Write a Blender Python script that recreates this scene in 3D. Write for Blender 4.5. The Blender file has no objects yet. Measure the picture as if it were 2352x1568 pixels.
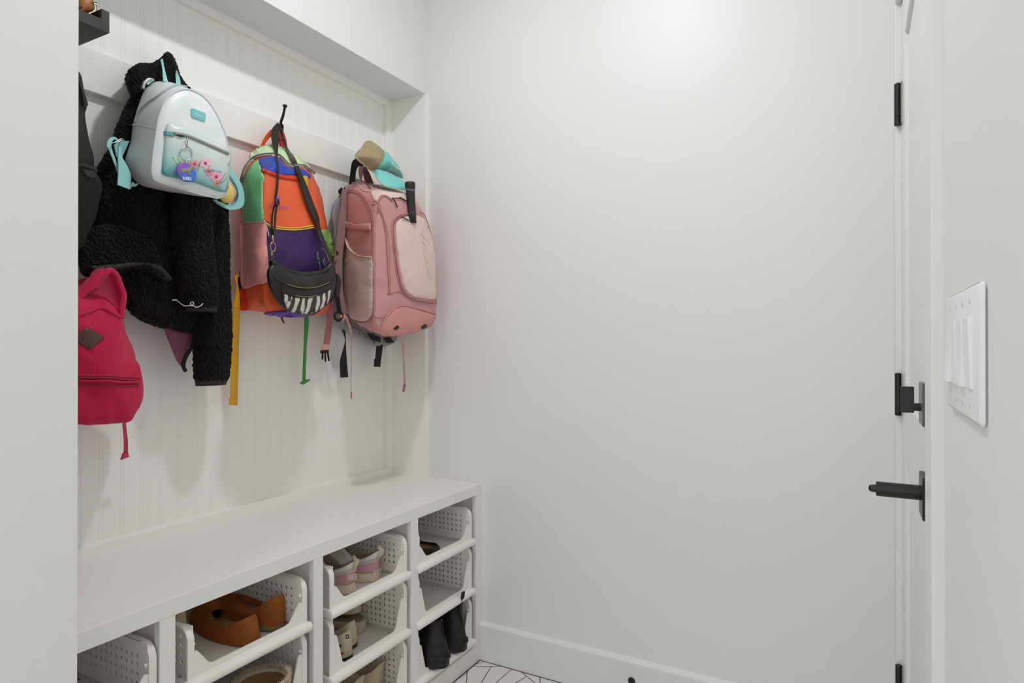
import bpy, bmesh, math, random
from mathutils import Vector, Matrix, noise
from mathutils.bvhtree import BVHTree
from mathutils.geometry import delaunay_2d_cdt
random.seed(7)
SC = bpy.context.scene
COL = SC.collection
V = Vector
# ---------------------------------------------------------------- camera (eye 1.2 m, 22 mm lens, nearly level)
FPX, CX, CY = 1455.0, 1176.0, 784.0
YAW, PITCH, EYE = math.atan(794/FPX), math.atan(5/FPX), 1.2
cam = bpy.data.objects.new('camera', bpy.data.cameras.new('camera')); COL.objects.link(cam)
cam.data.sensor_width = 36.0; cam.data.lens = FPX/2352*36.0; cam.data.clip_start = 0.02
cam.location = (0, 0, EYE); cam.rotation_euler = (math.pi/2 + PITCH, 0, YAW)
SC.camera = cam
CAMR = cam.rotation_euler.to_matrix()
ORG = V((0, 0, EYE))
def ray(x, y):
    return CAMR @ V(((x-CX)/FPX, -(y-CY)/FPX, -1.0))
def PX(x, y, X):   # point of the photo that lies on the vertical plane X = const (along the niche)
    d = ray(x, y); return ORG + d*(X/d.x)
def PY(x, y, Y):
    d = ray(x, y); return ORG + d*(Y/d.y)
def PZ(x, y, Z):
    d = ray(x, y); return ORG + d*((Z-EYE)/d.z)
# ---------------------------------------------------------------- materials
def srgb(r, g, b):
    f = lambda c: c/12.92 if c <= 0.04045 else ((c+0.055)/1.055)**2.4
    return (f(r/255), f(g/255), f(b/255), 1)
MATS = {}
def mat(name, rgb, rough=0.6, spec=0.5, metal=0.0, var=0.0, vscale=8.0, bump=0.0, bscale=300.0, kind='noise', sheen=0.0, rgb2=None, stretch=None, trans=0.0, alpha=1.0):
    if name in MATS: return MATS[name]
    m = bpy.data.materials.new(name); m.use_nodes = True
    nt = m.node_tree; b = nt.nodes['Principled BSDF']
    c = srgb(*rgb)
    b.inputs['Base Color'].default_value = c
    b.inputs['Roughness'].default_value = rough
    b.inputs['Metallic'].default_value = metal
    b.inputs['Specular IOR Level'].default_value = spec
    if sheen: b.inputs['Sheen Weight'].default_value = sheen; b.inputs['Sheen Roughness'].default_value = 0.5
    if trans: b.inputs['Transmission Weight'].default_value = trans
    if alpha < 1: b.inputs['Alpha'].default_value = alpha
    N = nt.nodes.new; L = nt.links.new
    tc = N('ShaderNodeTexCoord')
    src = tc.outputs['Object']
    if stretch:
        mp = N('ShaderNodeMapping'); mp.inputs['Scale'].default_value = stretch; L(src, mp.inputs['Vector']); src = mp.outputs['Vector']
    if var or rgb2:
        n = N('ShaderNodeTexNoise'); n.inputs['Scale'].default_value = vscale; n.inputs['Detail'].default_value = 5
        L(src, n.inputs['Vector'])
        r = N('ShaderNodeValToRGB')
        c2 = srgb(*rgb2) if rgb2 else tuple(max(0, v*(1-var)) for v in c[:3]) + (1,)
        r.color_ramp.elements[0].position = 0.35; r.color_ramp.elements[0].color = c2
        r.color_ramp.elements[1].position = 0.65; r.color_ramp.elements[1].color = c
        L(n.outputs['Fac'], r.inputs['Fac']); L(r.outputs['Color'], b.inputs['Base Color'])
    if bump:
        if kind == 'noise':
            t = N('ShaderNodeTexNoise'); t.inputs['Scale'].default_value = bscale; t.inputs['Detail'].default_value = 4; o = t.outputs['Fac']
        elif kind == 'voronoi':
            t = N('ShaderNodeTexVoronoi'); t.inputs['Scale'].default_value = bscale; o = t.outputs['Distance']
        else:  # wave: ribs
            t = N('ShaderNodeTexWave'); t.inputs['Scale'].default_value = bscale; t.inputs['Distortion'].default_value = 0.6; t.bands_direction = kind[-1].upper(); o = t.outputs['Fac']
        L(src, t.inputs['Vector'])
        bp = N('ShaderNodeBump'); bp.inputs['Strength'].default_value = bump; bp.inputs['Distance'].default_value = 0.002
        L(o, bp.inputs['Height']); L(bp.outputs['Normal'], b.inputs['Normal'])
    MATS[name] = m
    return m
# ---------------------------------------------------------------- objects
ROOT = {}
def tag(o, label=None, cat=None, group=None, kind=None):
    if label: o['label'] = label
    if cat: o['category'] = cat
    if group: o['group'] = group
    if kind: o['kind'] = kind
    return o
def thing(name, label, cat, loc=(0, 0, 0), group=None):
    o = bpy.data.objects.new(name, None); COL.objects.link(o); o.location = loc; o.empty_display_size = 0.05
    ROOT[o] = V(loc)
    return tag(o, label, cat, group)
def mk(name, verts, faces, m, parent=None, smooth=True, label=None, recalc=True, angle=None):
    off = ROOT.get(parent, V((0, 0, 0)))
    me = bpy.data.meshes.new(name)
    me.from_pydata([tuple(V(v)-off) for v in verts], [], faces)
    bm = bmesh.new(); bm.from_mesh(me)
    if recalc: bmesh.ops.recalc_face_normals(bm, faces=bm.faces)
    for f in bm.faces: f.smooth = smooth
    if angle is not None:
        for e in bm.edges:
            if len(e.link_faces) == 2 and e.calc_face_angle(0) > math.radians(angle): e.smooth = False
    bm.to_mesh(me); bm.free()
    me.materials.append(m)
    o = bpy.data.objects.new(name, me); COL.objects.link(o)
    if parent is not None: o.parent = parent
    ROOT[o] = off
    if label: o['label'] = label
    return o
class MB:
    """collects shapes for ONE mesh"""
    def __init__(s): s.v = []; s.f = []
    def add(s, vf):
        n = len(s.v); s.v += [V(p) for p in vf[0]]; s.f += [tuple(i+n for i in f) for f in vf[1]]; return s
    def build(s, name, m, parent=None, **k): return mk(name, s.v, s.f, m, parent, **k)
    def bvh(s): return BVHTree.FromPolygons(s.v, s.f)
def box(a, b):
    x0, y0, z0 = [min(a[i], b[i]) for i in range(3)]; x1, y1, z1 = [max(a[i], b[i]) for i in range(3)]
    v = [(x0,y0,z0),(x1,y0,z0),(x1,y1,z0),(x0,y1,z0),(x0,y0,z1),(x1,y0,z1),(x1,y1,z1),(x0,y1,z1)]
    return v, [(0,3,2,1),(4,5,6,7),(0,1,5,4),(1,2,6,5),(2,3,7,6),(3,0,4,7)]
def bbox(a, b, r=0.003, seg=2):
    """box with rounded edges"""
    bm = bmesh.new(); v, f = box(a, b)
    vs = [bm.verts.new(p) for p in v]
    for q in f: bm.faces.new([vs[i] for i in q])
    bmesh.ops.bevel(bm, geom=bm.edges[:], offset=r, segments=seg, profile=0.5, affect='EDGES')
    out = [x.co.copy() for x in bm.verts], [tuple(x.index for x in q.verts) for q in bm.faces]
    bm.verts.index_update(); out = [x.co.copy() for x in bm.verts], [tuple(x.index for x in q.verts) for q in bm.faces]
    bm.free(); return out
def xform(vf, M): return [M @ V(p) for p in vf[0]], vf[1]
def prism(poly, axis, a, b):
    """polygon of 2D points extruded along axis ('x','y','z') from a to b"""
    P = {'x': lambda p, t: (t, p[0], p[1]), 'y': lambda p, t: (p[0], t, p[1]), 'z': lambda p, t: (p[0], p[1], t)}[axis]
    n = len(poly)
    v = [P(p, a) for p in poly] + [P(p, b) for p in poly]
    f = [tuple(range(n-1, -1, -1)), tuple(range(n, 2*n))] + [(i, (i+1) % n, n+(i+1) % n, n+i) for i in range(n)]
    return v, f
def crom(p0, p1, p2, p3, t):
    return 0.5*((2*p1)+(p2-p0)*t+(2*p0-5*p1+4*p2-p3)*t*t+(3*p1-p0-3*p2+p3)*t**3)
def smooth_path(pts, n, closed=False, sm=True):
    """n points evenly spaced along a Catmull-Rom path through pts"""
    pts = [V(p) for p in pts]; k = len(pts); dense = []
    segs = k if closed else k-1
    for i in range(segs):
        if closed: a, b, c, d = pts[(i-1) % k], pts[i], pts[(i+1) % k], pts[(i+2) % k]
        else: a, b, c, d = pts[max(i-1, 0)], pts[i], pts[i+1], pts[min(i+2, k-1)]
        for j in range(12):
            t = j/12; dense.append(crom(a, b, c, d, t) if sm else b.lerp(c, t))
    dense.append(pts[0].copy() if closed else pts[-1].copy())
    L = [0.0]
    for i in range(1, len(dense)): L.append(L[-1]+(dense[i]-dense[i-1]).length)
    tot = L[-1]; out = []; j = 0
    for i in range(n):
        s = tot*i/(n if closed else n-1)
        while j < len(L)-2 and L[j+1] < s: j += 1
        d = L[j+1]-L[j]; out.append(dense[j].lerp(dense[j+1], (s-L[j])/d if d > 1e-12 else 0))
    return out
def loft(rings, closed=True, cap0=True, cap1=True):
    n = len(rings[0]); v = [p for r in rings for p in r]; f = []
    for i in range(len(rings)-1):
        for j in range(n if closed else n-1):
            f.append((i*n+j, i*n+(j+1) % n, (i+1)*n+(j+1) % n, (i+1)*n+j))
    for flag, i in ((cap0, 0), (cap1, len(rings)-1)):
        if flag:
            c = len(v); v.append(sum((V(p) for p in rings[i]), V((0, 0, 0)))/n)
            f += [(c, i*n+j, i*n+(j+1) % n) for j in range(n)]
    return v, f
def tube(pts, r, n=8, closed=False, flat=None, up=None, cap=True):
    """sweep along pts; r number or list; flat = second radius (number or list) for a flattened section"""
    pts = [V(p) for p in pts]; k = len(pts)
    rs = r if isinstance(r, (list, tuple)) else [r]*k
    fs = flat if isinstance(flat, (list, tuple)) else [flat if flat is not None else None]*k
    rings = []; prev = None
    for i in range(k):
        if closed: t = pts[(i+1) % k]-pts[(i-1) % k]
        else: t = pts[min(i+1, k-1)]-pts[max(i-1, 0)]
        t.normalize() if t.length > 1e-9 else None
        if up is not None: a = V(up)
        elif prev is None: a = V((0, 0, 1)) if abs(t.z) < 0.9 else V((1, 0, 0))
        else: a = prev
        nrm = a-t*a.dot(t)
        if nrm.length < 1e-6: nrm = V((1, 0, 0))-t*t.x
        nrm.normalize(); prev = nrm; bn = t.cross(nrm)
        r2 = fs[i] if fs[i] is not None else rs[i]
        rings.append([pts[i]+nrm*(math.cos(2*math.pi*j/n)*rs[i])+bn*(math.sin(2*math.pi*j/n)*r2) for j in range(n)])
    if closed: rings.append(rings[0])
    return loft(rings, True, cap and not closed, cap and not closed)
def strip(A, B, th, n=None):
    """flat band between two edges, thickness th (towards +X), A and B lists of 3D points"""
    n = n or max(len(A), len(B), 12)
    A = smooth_path(A, n); B = smooth_path(B, n); rings = []
    for a, b in zip(A, B):
        i = min(A.index(a), n-2); t = A[i+1]-A[i]; w = b-a
        nn = w.cross(t)
        if nn.length < 1e-9: nn = V((1, 0, 0))
        nn.normalize()
        if nn.x < 0: nn = -nn
        rings.append([a, b, b+nn*th, a+nn*th])
    return loft(rings)
def disc_px(c, r, n=24): return [(c[0]+r*math.cos(2*math.pi*i/n), c[1]+r*math.sin(2*math.pi*i/n)) for i in range(n)]
def lathe(prof, n=24, center=(0, 0, 0), axis='z'):
    """profile [(radius, height)] turned about an axis"""
    rings = []
    for r, h in prof:
        ring = []
        for j in range(n):
            a = 2*math.pi*j/n; c, s = r*math.cos(a), r*math.sin(a)
            p = {'z': (c, s, h), 'x': (h, c, s), 'y': (c, h, s)}[axis]
            ring.append(V(center)+V(p))
        rings.append(ring)
    return loft(rings)
def subdiv(vf, times=1):
    bm = bmesh.new(); vs = [bm.verts.new(p) for p in vf[0]]
    for q in vf[1]:
        try: bm.faces.new([vs[i] for i in q])
        except ValueError: pass
    for _ in range(times): bmesh.ops.subdivide_edges(bm, edges=bm.edges[:], cuts=1, use_grid_fill=True, smooth=0.0)
    bm.verts.index_update()
    out = [x.co.copy() for x in bm.verts], [tuple(x.index for x in q.verts) for q in bm.faces]; bm.free(); return out
def wobble(vf, amp, scale, seed=0.0, amp2=0, scale2=1):
    """push points along their normals by noise (folds, wool)"""
    v, f = vf; nrm = [V((0, 0, 0)) for _ in v]
    for q in f:
        n = (V(v[q[1]])-V(v[q[0]])).cross(V(v[q[2]])-V(v[q[0]]))
        for i in q: nrm[i] += n
    out = []
    for p, n in zip(v, nrm):
        p = V(p); n = n.normalized() if n.length > 0 else V((1, 0, 0))
        d = noise.noise(p*scale+V((seed, seed*2, 0)))*amp
        if amp2: d += noise.noise(p*scale2+V((0, seed, seed)))*amp2
        out.append(p+n*d)
    return out, f
def soften(o, sub=1, bevel=None):
    if bevel:
        b = o.modifiers.new('bevel', 'BEVEL'); b.width = bevel; b.segments = 2; b.limit_method = 'ANGLE'
    if sub:
        s = o.modifiers.new('sub', 'SUBSURF'); s.levels = sub; s.render_levels = sub
    return o
# ---- shapes laid on a body's surface (pockets, patches, prints, piping)
def hit(bvh, x, y, xf=None):
    d = ray(x, y).normalized(); loc, n, _i, _d = bvh.ray_cast(ORG, d)
    if loc is None: return None
    if n.dot(d) > 0: n = -n
    return loc, n
def hits(bvh, px, off):
    """surface points under a list of photo points; gaps take the depth of their neighbours"""
    got = [hit(bvh, *p) for p in px]; ok = [g for g in got if g]
    if not ok:
        print('NOTHING HIT near', px[0]); return [(PX(p[0], p[1], -1.29), V((1, 0, 0))) for p in px]
    out = []
    for i, g in enumerate(got):
        if g: out.append((g[0]+g[1]*off, g[1])); continue
        j = min((k for k in range(len(got)) if got[k]), key=lambda k: (V(px[k])-V(px[i])).length)
        out.append((PX(px[i][0], px[i][1], got[j][0].x)+got[j][1]*off, got[j][1]))
    return out
def patch(bvh, poly, off=0.002, thick=0.004, step=None, sm=True, puff=0.0, n=48):
    """a panel lying on a body: polygon in photo points, dropped onto the surface and given thickness"""
    P = [V((p[0], p[1], 0)) for p in poly]
    B = [(p.x, p.y) for p in smooth_path(P, n, True, sm)]
    xs = [p[0] for p in B]; ys = [p[1] for p in B]
    step = step or max(2.0, max(max(xs)-min(xs), max(ys)-min(ys))/14)
    inner = []; y = min(ys)+step/2
    def inside(x, y):
        c = False
        for i in range(len(B)):
            (x1, y1), (x2, y2) = B[i], B[i-1]
            if (y1 > y) != (y2 > y) and x < (x2-x1)*(y-y1)/(y2-y1)+x1: c = not c
        return c
    def dist(x, y): return min(math.hypot(x-b[0], y-b[1]) for b in B)
    while y < max(ys):
        x = min(xs)+step/2
        while x < max(xs):
            if inside(x, y) and dist(x, y) > step*0.45: inner.append((x, y))
            x += step
        y += step
    pts = B+inner
    res = delaunay_2d_cdt([V(p) for p in pts], [(i, (i+1) % len(B)) for i in range(len(B))], [], 1, 1e-6)
    v2, faces = res[0], res[2]
    px = [(p.x, p.y) for p in v2]
    H = hits(bvh, px, off)
    maxd = max([dist(*p) for p in px]) or 1
    top = [p+nn*(puff*(1-(1-dist(*q)/maxd)**2)) for (p, nn), q in zip(H, px)]
    bot = [p-nn*thick for (p, nn) in H]
    nv = len(top); v = top+bot; f = [tuple(q) for q in faces]
    edges = {}
    for q in faces:
        for i in range(len(q)):
            e = (q[i], q[(i+1) % len(q)]); edges[tuple(sorted(e))] = edges.get(tuple(sorted(e)), 0)+1
    for (a, b), c in edges.items():
        if c == 1: f.append((a, b, b+nv, a+nv))
    return v, f
def seam(bvh, px, r, off=0.0, n=6, cnt=None, closed=False, flat=None, sm=True):
    """a cord (piping, zip) following the surface under the given photo points"""
    pts = [V((p[0], p[1], 0)) for p in px]
    cnt = cnt or max(8, int(sum((pts[i+1]-pts[i]).length for i in range(len(pts)-1))/4))
    pp = [(p.x, p.y) for p in smooth_path(pts, cnt, closed, sm)]
    H = hits(bvh, pp, off)
    return tube([h[0] for h in H], r, n, closed, flat)
def text_mesh(body, bold=0.0):
    cu = bpy.data.curves.new('t', 'FONT'); cu.body = body; cu.resolution_u = 3; cu.offset = bold
    o = bpy.data.objects.new('t', cu); COL.objects.link(o)
    dg = bpy.context.evaluated_depsgraph_get(); dg.update()
    me = o.evaluated_get(dg).to_mesh()
    v = [(p.co.x, p.co.y) for p in me.vertices]; f = [tuple(q.vertices) for q in me.polygons]
    o.evaluated_get(dg).to_mesh_clear(); bpy.data.objects.remove(o); bpy.data.curves.remove(cu)
    x0 = min(p[0] for p in v); x1 = max(p[0] for p in v); y0 = min(p[1] for p in v); y1 = max(p[1] for p in v)
    return [((p[0]-x0)/(x1-x0), (p[1]-y0)/(y1-y0)) for p in v], f
def lettering(bvh, body, p00, p10, p01, off=0.0015, bold=0.0):
    """writing on a surface: photo points of its lower left, lower right and upper left corners"""
    v, f = text_mesh(body, bold)
    px = [(p00[0]+(p10[0]-p00[0])*a+(p01[0]-p00[0])*b, p00[1]+(p10[1]-p00[1])*a+(p01[1]-p00[1])*b) for a, b in v]
    return [h[0] for h in hits(bvh, px, off)], f
def bag(front, back, prof, n=96, cen=None):
    """a stuffed body: front and back outlines (3D, same start corner and direction) joined by rounded sides.
    prof: extra rings [(mix 0..1 front->back, scale)] ; front face domed by 'dome'"""
    F = smooth_path(front, n, True); B = smooth_path(back, n, True)
    cf = sum(F, V((0, 0, 0)))/n; cb = sum(B, V((0, 0, 0)))/n
    if cen: cf, cb = cen
    rings = []
    for mix, s, dx in prof:
        ring = []
        for a, b in zip(F, B):
            p = a.lerp(b, mix); c = cf.lerp(cb, mix)
            q = c+(p-c)*s; q.x += dx; ring.append(q)
        rings.append(ring)
    return loft(rings)
def dup(root, loc, label=None, group=None):
    r = root.copy(); COL.objects.link(r); r.location = loc
    if label: r['label'] = label
    if group: r['group'] = group
    for ch in root.children:
        c = ch.copy(); COL.objects.link(c); c.parent = r
        for g in ch.children:
            d = g.copy(); COL.objects.link(d); d.parent = c
    return r
# ================================================================= ROOM
YB = 2.0717      # back wall
XH = -1.514      # face of the header above the niche
XN = -1.681      # face of the niche's trim frame
XP = -1.698      # beadboard
YS = 2.05        # niche side panel
ZS = 2.1976      # soffit
XW = 0.098       # right wall
ZC = 2.83        # ceiling
YR = -2.6        # room behind the camera
NY = 0.43        # left end of the niche, hidden behind the wall end
XE = -1.10       # face of the wall end at the left of the view
M_wall = mat('wall_paint', (231, 232, 231), 0.42, 0.5, bump=0.03, bscale=260)
M_niche = mat('niche_paint', (246, 245, 242), 0.45, 0.5)
M_trim = mat('trim_paint', (231, 231, 230), 0.4, 0.5)
M_ceil = mat('ceiling_paint', (245, 245, 244), 0.8, 0.3)
M_black = mat('black_metal', (20, 19, 18), 0.38, 0.5)
M_steel = mat('bright_steel', (190, 190, 192), 0.3, 0.5, 1.0)
def struct(name, mb, m, parent=None, **k):
    o = mb.build(name, m, parent, smooth=k.pop('smooth', False), **k)
    if parent is None: tag(o, kind='structure')
    return o
struct('ceiling', MB().add(box((-2.2, YR-0.1, ZC), (XW+0.15, YB+0.15, ZC+0.1))), M_ceil)
struct('wall_back', MB().add(box((-2.2, YB, -0.0), (XW+0.15, YB+0.12, ZC))), M_wall)
struct('wall_rear', MB().add(box((-2.2, YR-0.12, -0.0), (XW+0.15, YR, ZC))), M_wall)
# left: header over the niche, the wall end that closes the niche towards the camera, wall behind the boards
mb = MB()
mb.add(box((-1.95, NY, ZS), (XH, YB, ZC)))
mb.add(box((-1.95, YR, 0), (XH, NY, ZC)))
mb.add(box((-1.95, NY, 0), (XP-0.012, YB, ZS)))
struct('wall_left', mb, M_wall)
struct('wall_near', MB().add(box((XE-0.11, YR, 0), (XE, 0.5594, ZC))), M_wall)
# right wall with the door opening
DY0, DY1, DZ1 = 1.085, 1.845, 2.04
mb = MB()
mb.add(box((XW, YR, 0), (XW+0.12, DY0-0.012, ZC))); mb.add(box((XW, DY1+0.012, 0), (XW+0.12, YB, ZC)))
mb.add(box((XW, DY0-0.012, DZ1+0.012), (XW+0.12, DY1+0.012, ZC)))
struct('wall_right', mb, M_wall)
# niche lining: beadboard, side panels, soffit, trim frame
mb = MB(); prof = []; y = 0.62; k = 0
beads = [0.9185+0.0522*i for i in range(-10, 22)]
pts = [(NY+.001, XP)]
for b in beads:
    if NY+.03 < b < YS-0.03:
        for d, e in ((-0.0052, 0), (-0.0041, -0.0012), (-0.003, 0), (0.0009, 0.0002), (0.003, 0), (0.0041, -0.0012), (0.0052, 0)):
            pts.append((b+d, XP+e))
pts.append((YS, XP))
v = [(x, y, 0.64) for y, x in pts]+[(x, y, ZS) for y, x in pts]; n = len(pts)
mb.add((v, [(i, i+1, n+i+1, n+i) for i in range(n-1)]))
mb.add(box((XP-0.012, NY+.001, 0.64), (XP-0.004, YS, ZS)))
struct('wall_niche', mb, M_niche)
struct('trim_1', MB().add(box((XP-0.01, YS, 0.60), (XH+0.001, YB, ZS))), M_niche)          # right side panel
struct('trim_2', MB().add(box((XP-0.01, NY, 0.60), (XH+0.001, NY+.0145, ZS))), M_niche)     # left side panel
mb = MB()                                                                                    # frame around the boards
mb.add(bbox((XP-0.005, NY+.0145, ZS-0.0275), (XN, YS+0.003, ZS+0.005), 0.0015, 1))
mb.add(bbox((XP-0.005, YS-0.032, 0.6945), (XN-0.0002, YS+0.004, ZS-0.027), 0.0015, 1))
mb.add(bbox((XP-0.005, NY+.0145, 0.66), (XN, YS+0.003, 0.695), 0.0015, 1))
struct('trim_3', mb, M_niche)
struct('trim_4', MB().add(bbox((XP-0.005, NY+.0145, 1.829), (-1.678, YS-0.028, 1.936), 0.0012, 1)), M_niche)   # hook rail
# baseboard with sloped top along the back wall
pr = [(YB, 0), (YB-0.016, 0), (YB-0.016, 0.131), (YB-0.0145, 0.1335), (YB, 0.1435)]
struct('baseboard_back', MB().add(prism(pr, 'x', -1.262, 0.0836)), M_trim, angle=20)
pr = [(XW, 0), (XW-0.016, 0), (XW-0.016, 0.131), (XW-0.0145, 0.1335), (XW, 0.1435)]
struct('baseboard_right', MB().add(prism(pr, 'y', YR, 0.985)), M_trim)
# door casing
XC = 0.0836
struct('trim_5', MB().add(bbox((XC, 0.985, 0), (XW+0.004, 1.073, DZ1+0.1), 0.002, 2)), M_trim)
struct('trim_6', MB().add(bbox((XC, 1.857, 0), (XW+0.004, 1.945, DZ1+0.1), 0.002, 2)), M_trim)
struct('trim_7', MB().add(bbox((XC, 1.0735, DZ1+0.012), (XW+0.004, 1.8565, DZ1+0.1), 0.002, 2)), M_trim)
struct('trim_8', MB().add(box((XW-0.002, DY0-0.0125, 0), (XW+0.12, DY0-0.0035, DZ1+0.01))), M_trim)
struct('trim_9', MB().add(box((XW-0.002, DY1+0.0035, 0), (XW+0.12, DY1+0.0125, DZ1+0.01))), M_trim)
# ---- door leaf with two sunk panels, hinges, thumb-turn and knob
door = thing('door_1', 'white door in the narrow right-hand wall with black hinges and black knob', 'door', (XW, 1.46, 0)); door['kind'] = 'structure'
mb = MB(); XD = 0.0975
mb.add(box((XD+0.008, DY0, 0.008), (XD+0.040, DY1, DZ1)))
for a, b in (((DY0, 0.008), (DY0+0.115, DZ1)), ((DY1-0.115, 0.008), (DY1, DZ1))): mb.add(bbox((XD, a[0], a[1]), (XD+0.012, b[0], b[1]), 0.0015, 1))
for z0, z1 in ((0.008, 0.24), (0.92, 1.06), (DZ1-0.115, DZ1)): mb.add(box((XD+.0001, DY0+0.1155, z0), (XD+0.012, DY1-0.1155, z1)))
mb.build('door_leaf', mat('door_paint', (232, 232, 229), 0.32), door, smooth=False)
for z in (1.796, 1.074, 0.349):
    mb = MB(); cy = 1.846; cx = 0.0885
    r = 0.0078
    mb.add(lathe([(0.0001, z-0.0535), (r*0.8, z-0.0525), (r, z-0.051), (r, z-0.0315), (r*0.93, z-0.031), (r*0.93, z-0.030), (r, z-0.0295), (r, z+0.0295), (r*0.93, z+0.03), (r*0.93, z+0.031), (r, z+0.0315), (r, z+0.051), (r*0.8, z+0.0525), (0.0001, z+0.0535)], 20, (cx, cy, 0)))
    h = mb.build('hinge', M_black, door, angle=35)
    MB().add(bbox((0.0945, cy-0.020, z-0.051), (0.0978, cy-0.004, z+0.051), 0.0008, 1)).build('hinge_leaf', mat('hinge_leaf', (150, 148, 146), 0.4), h, smooth=False)
pl = MB().add(bbox((0.0905, 1.2035, 0.9165), (0.0976, 1.2705, 0.9855), 0.001, 1)).build('knob_plate', M_black, door, smooth=False)
kz = 0.955; ky = 1.237
mb = MB().add(lathe([(0.0001, 0.0265), (0.0105, 0.0265), (0.0122, 0.0275), (0.0122, 0.091), (0.0001, 0.091)][::-1], 28, (0, ky, kz), 'x'))
mb.build('door_knob', M_black, pl, angle=35)
mb = MB().add(lathe([(0.0001, 0.0155), (0.0035, 0.016), (0.0058, 0.0185), (0.0064, 0.022), (0.0064, 0.028), (0.0001, 0.028)], 20, (0, ky, kz), 'x'))
mb.build('knob_tip', M_black, pl, angle=40)
pl = MB().add(bbox((0.0905, 1.2035, 1.067), (0.0976, 1.2705, 1.136), 0.001, 1)).build('bolt_plate', mat('bolt_plate', (95, 94, 92), 0.35), door, smooth=False)
mb = MB().add(lathe([(0.0001, 0.0795), (0.0065, 0.0795), (0.0065, 0.0915), (0.0001, 0.0915)], 20, (0, ky, 1.0955), 'x')); mb.add(bbox((0.0625, ky-0.005, 1.086), (0.0815, ky+0.005, 1.129), 0.001, 1))
mb.build('thumb_turn', M_black, pl, smooth=False)
# ---- light switch plate with four rockers
sw = thing('light_switch', 'white four-rocker light switch plate on the right-hand wall beside the door', 'switch', (XW, 0.785, 1.19))
M_plas = mat('white_plastic', (238, 238, 240), 0.3)
MB().add(bbox((XW-0.0065, 0.672, 1.128), (XW-0.0002, 0.902, 1.254), 0.0045, 3)).build('cover_plate', M_plas, sw, smooth=True, angle=50)
for i, yc in enumerate((0.720, 0.766, 0.812, 0.858)):
    mb = MB(); t = [0.0085, 0.0115, 0.010, 0.0125][i]; y0, y1 = yc-0.0165, yc+0.0165
    pr = [(XW-0.006, 1.158), (XW-t, 1.159), (XW-0.0095, 1.191), (XW-0.0085 if t > 0.012 else XW-0.0105, 1.223), (XW-0.006, 1.224)]
    mb.add(prism(pr, 'y', y0, y1)); mb.build('rocker', M_plas, sw, smooth=False)
    for z in (1.1425, 1.2395): MB().add(lathe([(0.0001, XW-0.0072), (0.0028, XW-0.007), (0.003, XW-0.006), (0.0001, XW-0.006)], 12, (0, yc, z), 'x')).build('screw', mat('screw_paint', (205, 205, 207), 0.35), sw, smooth=False)
# ---- door stop on the baseboard
p = PY(1451, 1563, YB-0.016)
ds = thing('door_stop', 'small dark door stop screwed to the baseboard of the back wall', 'door stop', p)
MB().add(lathe([(0.0001, YB-0.0158), (0.012, YB-0.0158), (0.012, YB-0.019), (0.0045, YB-0.021), (0.0045, YB-0.06), (0.0001, YB-0.06)], 20, (p.x, 0, p.z), 'y')).build('stem', M_black, ds, angle=35)
MB().add(lathe([(0.0001, YB-0.056), (0.0105, YB-0.056), (0.0115, YB-0.062), (0.0115, YB-0.072), (0.009, YB-0.0745), (0.0001, YB-0.0745)], 20, (p.x, 0, p.z), 'y')).build('rubber_tip', mat('brown_rubber', (52, 42, 34), 0.5), ds, angle=35)
# ================================================================= LIGHTS
def area(name, loc, size, watts, col=(1, 1, 1), rot=(0, 0, 0), shape='DISK'):
    l = bpy.data.lights.new(name, 'AREA'); l.shape = shape; l.size = size; l.energy = watts; l.color = col
    o = bpy.data.objects.new(name, l); COL.objects.link(o); o.location = loc; o.rotation_euler = rot; return o
area('ceiling_lamp', (-0.725, 1.11, ZC-0.012), 0.10, 9.6, (0.985, 0.992, 1.0))
area('hall_fill', (-0.60, -0.75, ZC-0.012), 0.16, 4.6, (0.985, 0.992, 1.0))  # added overhead fill behind the camera to lift shadows, no lamp seen there
area('hall_fill_far', (-0.60, -1.9, ZC-0.012), 0.16, 4.6, (0.985, 0.992, 1.0))  # second added overhead fill, farther back and equally unseen
rear_area = area('rear_fill', (-0.58, YR+0.03, 1.25), 1.1, 9.0, (0.97, 0.985, 1.0), (math.pi/2, 0, 0), 'RECTANGLE'); rear_area.data.size_y = 2.0  # added broad soft fill from the rear to lower contrast, no known window
w = bpy.data.worlds.new('world'); SC.world = w; w.use_nodes = True
w.node_tree.nodes['Background'].inputs['Color'].default_value = (1, 1, 1, 1); w.node_tree.nodes['Background'].inputs['Strength'].default_value = 0.2
SC.view_settings.view_transform = 'Standard'; SC.view_settings.look = 'None'; SC.view_settings.gamma = 1.0; SC.view_settings.use_curve_mapping = False
SC.view_settings.exposure = 0.17
SC.cycles.max_bounces = 14; SC.cycles.diffuse_bounces = 10
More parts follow.
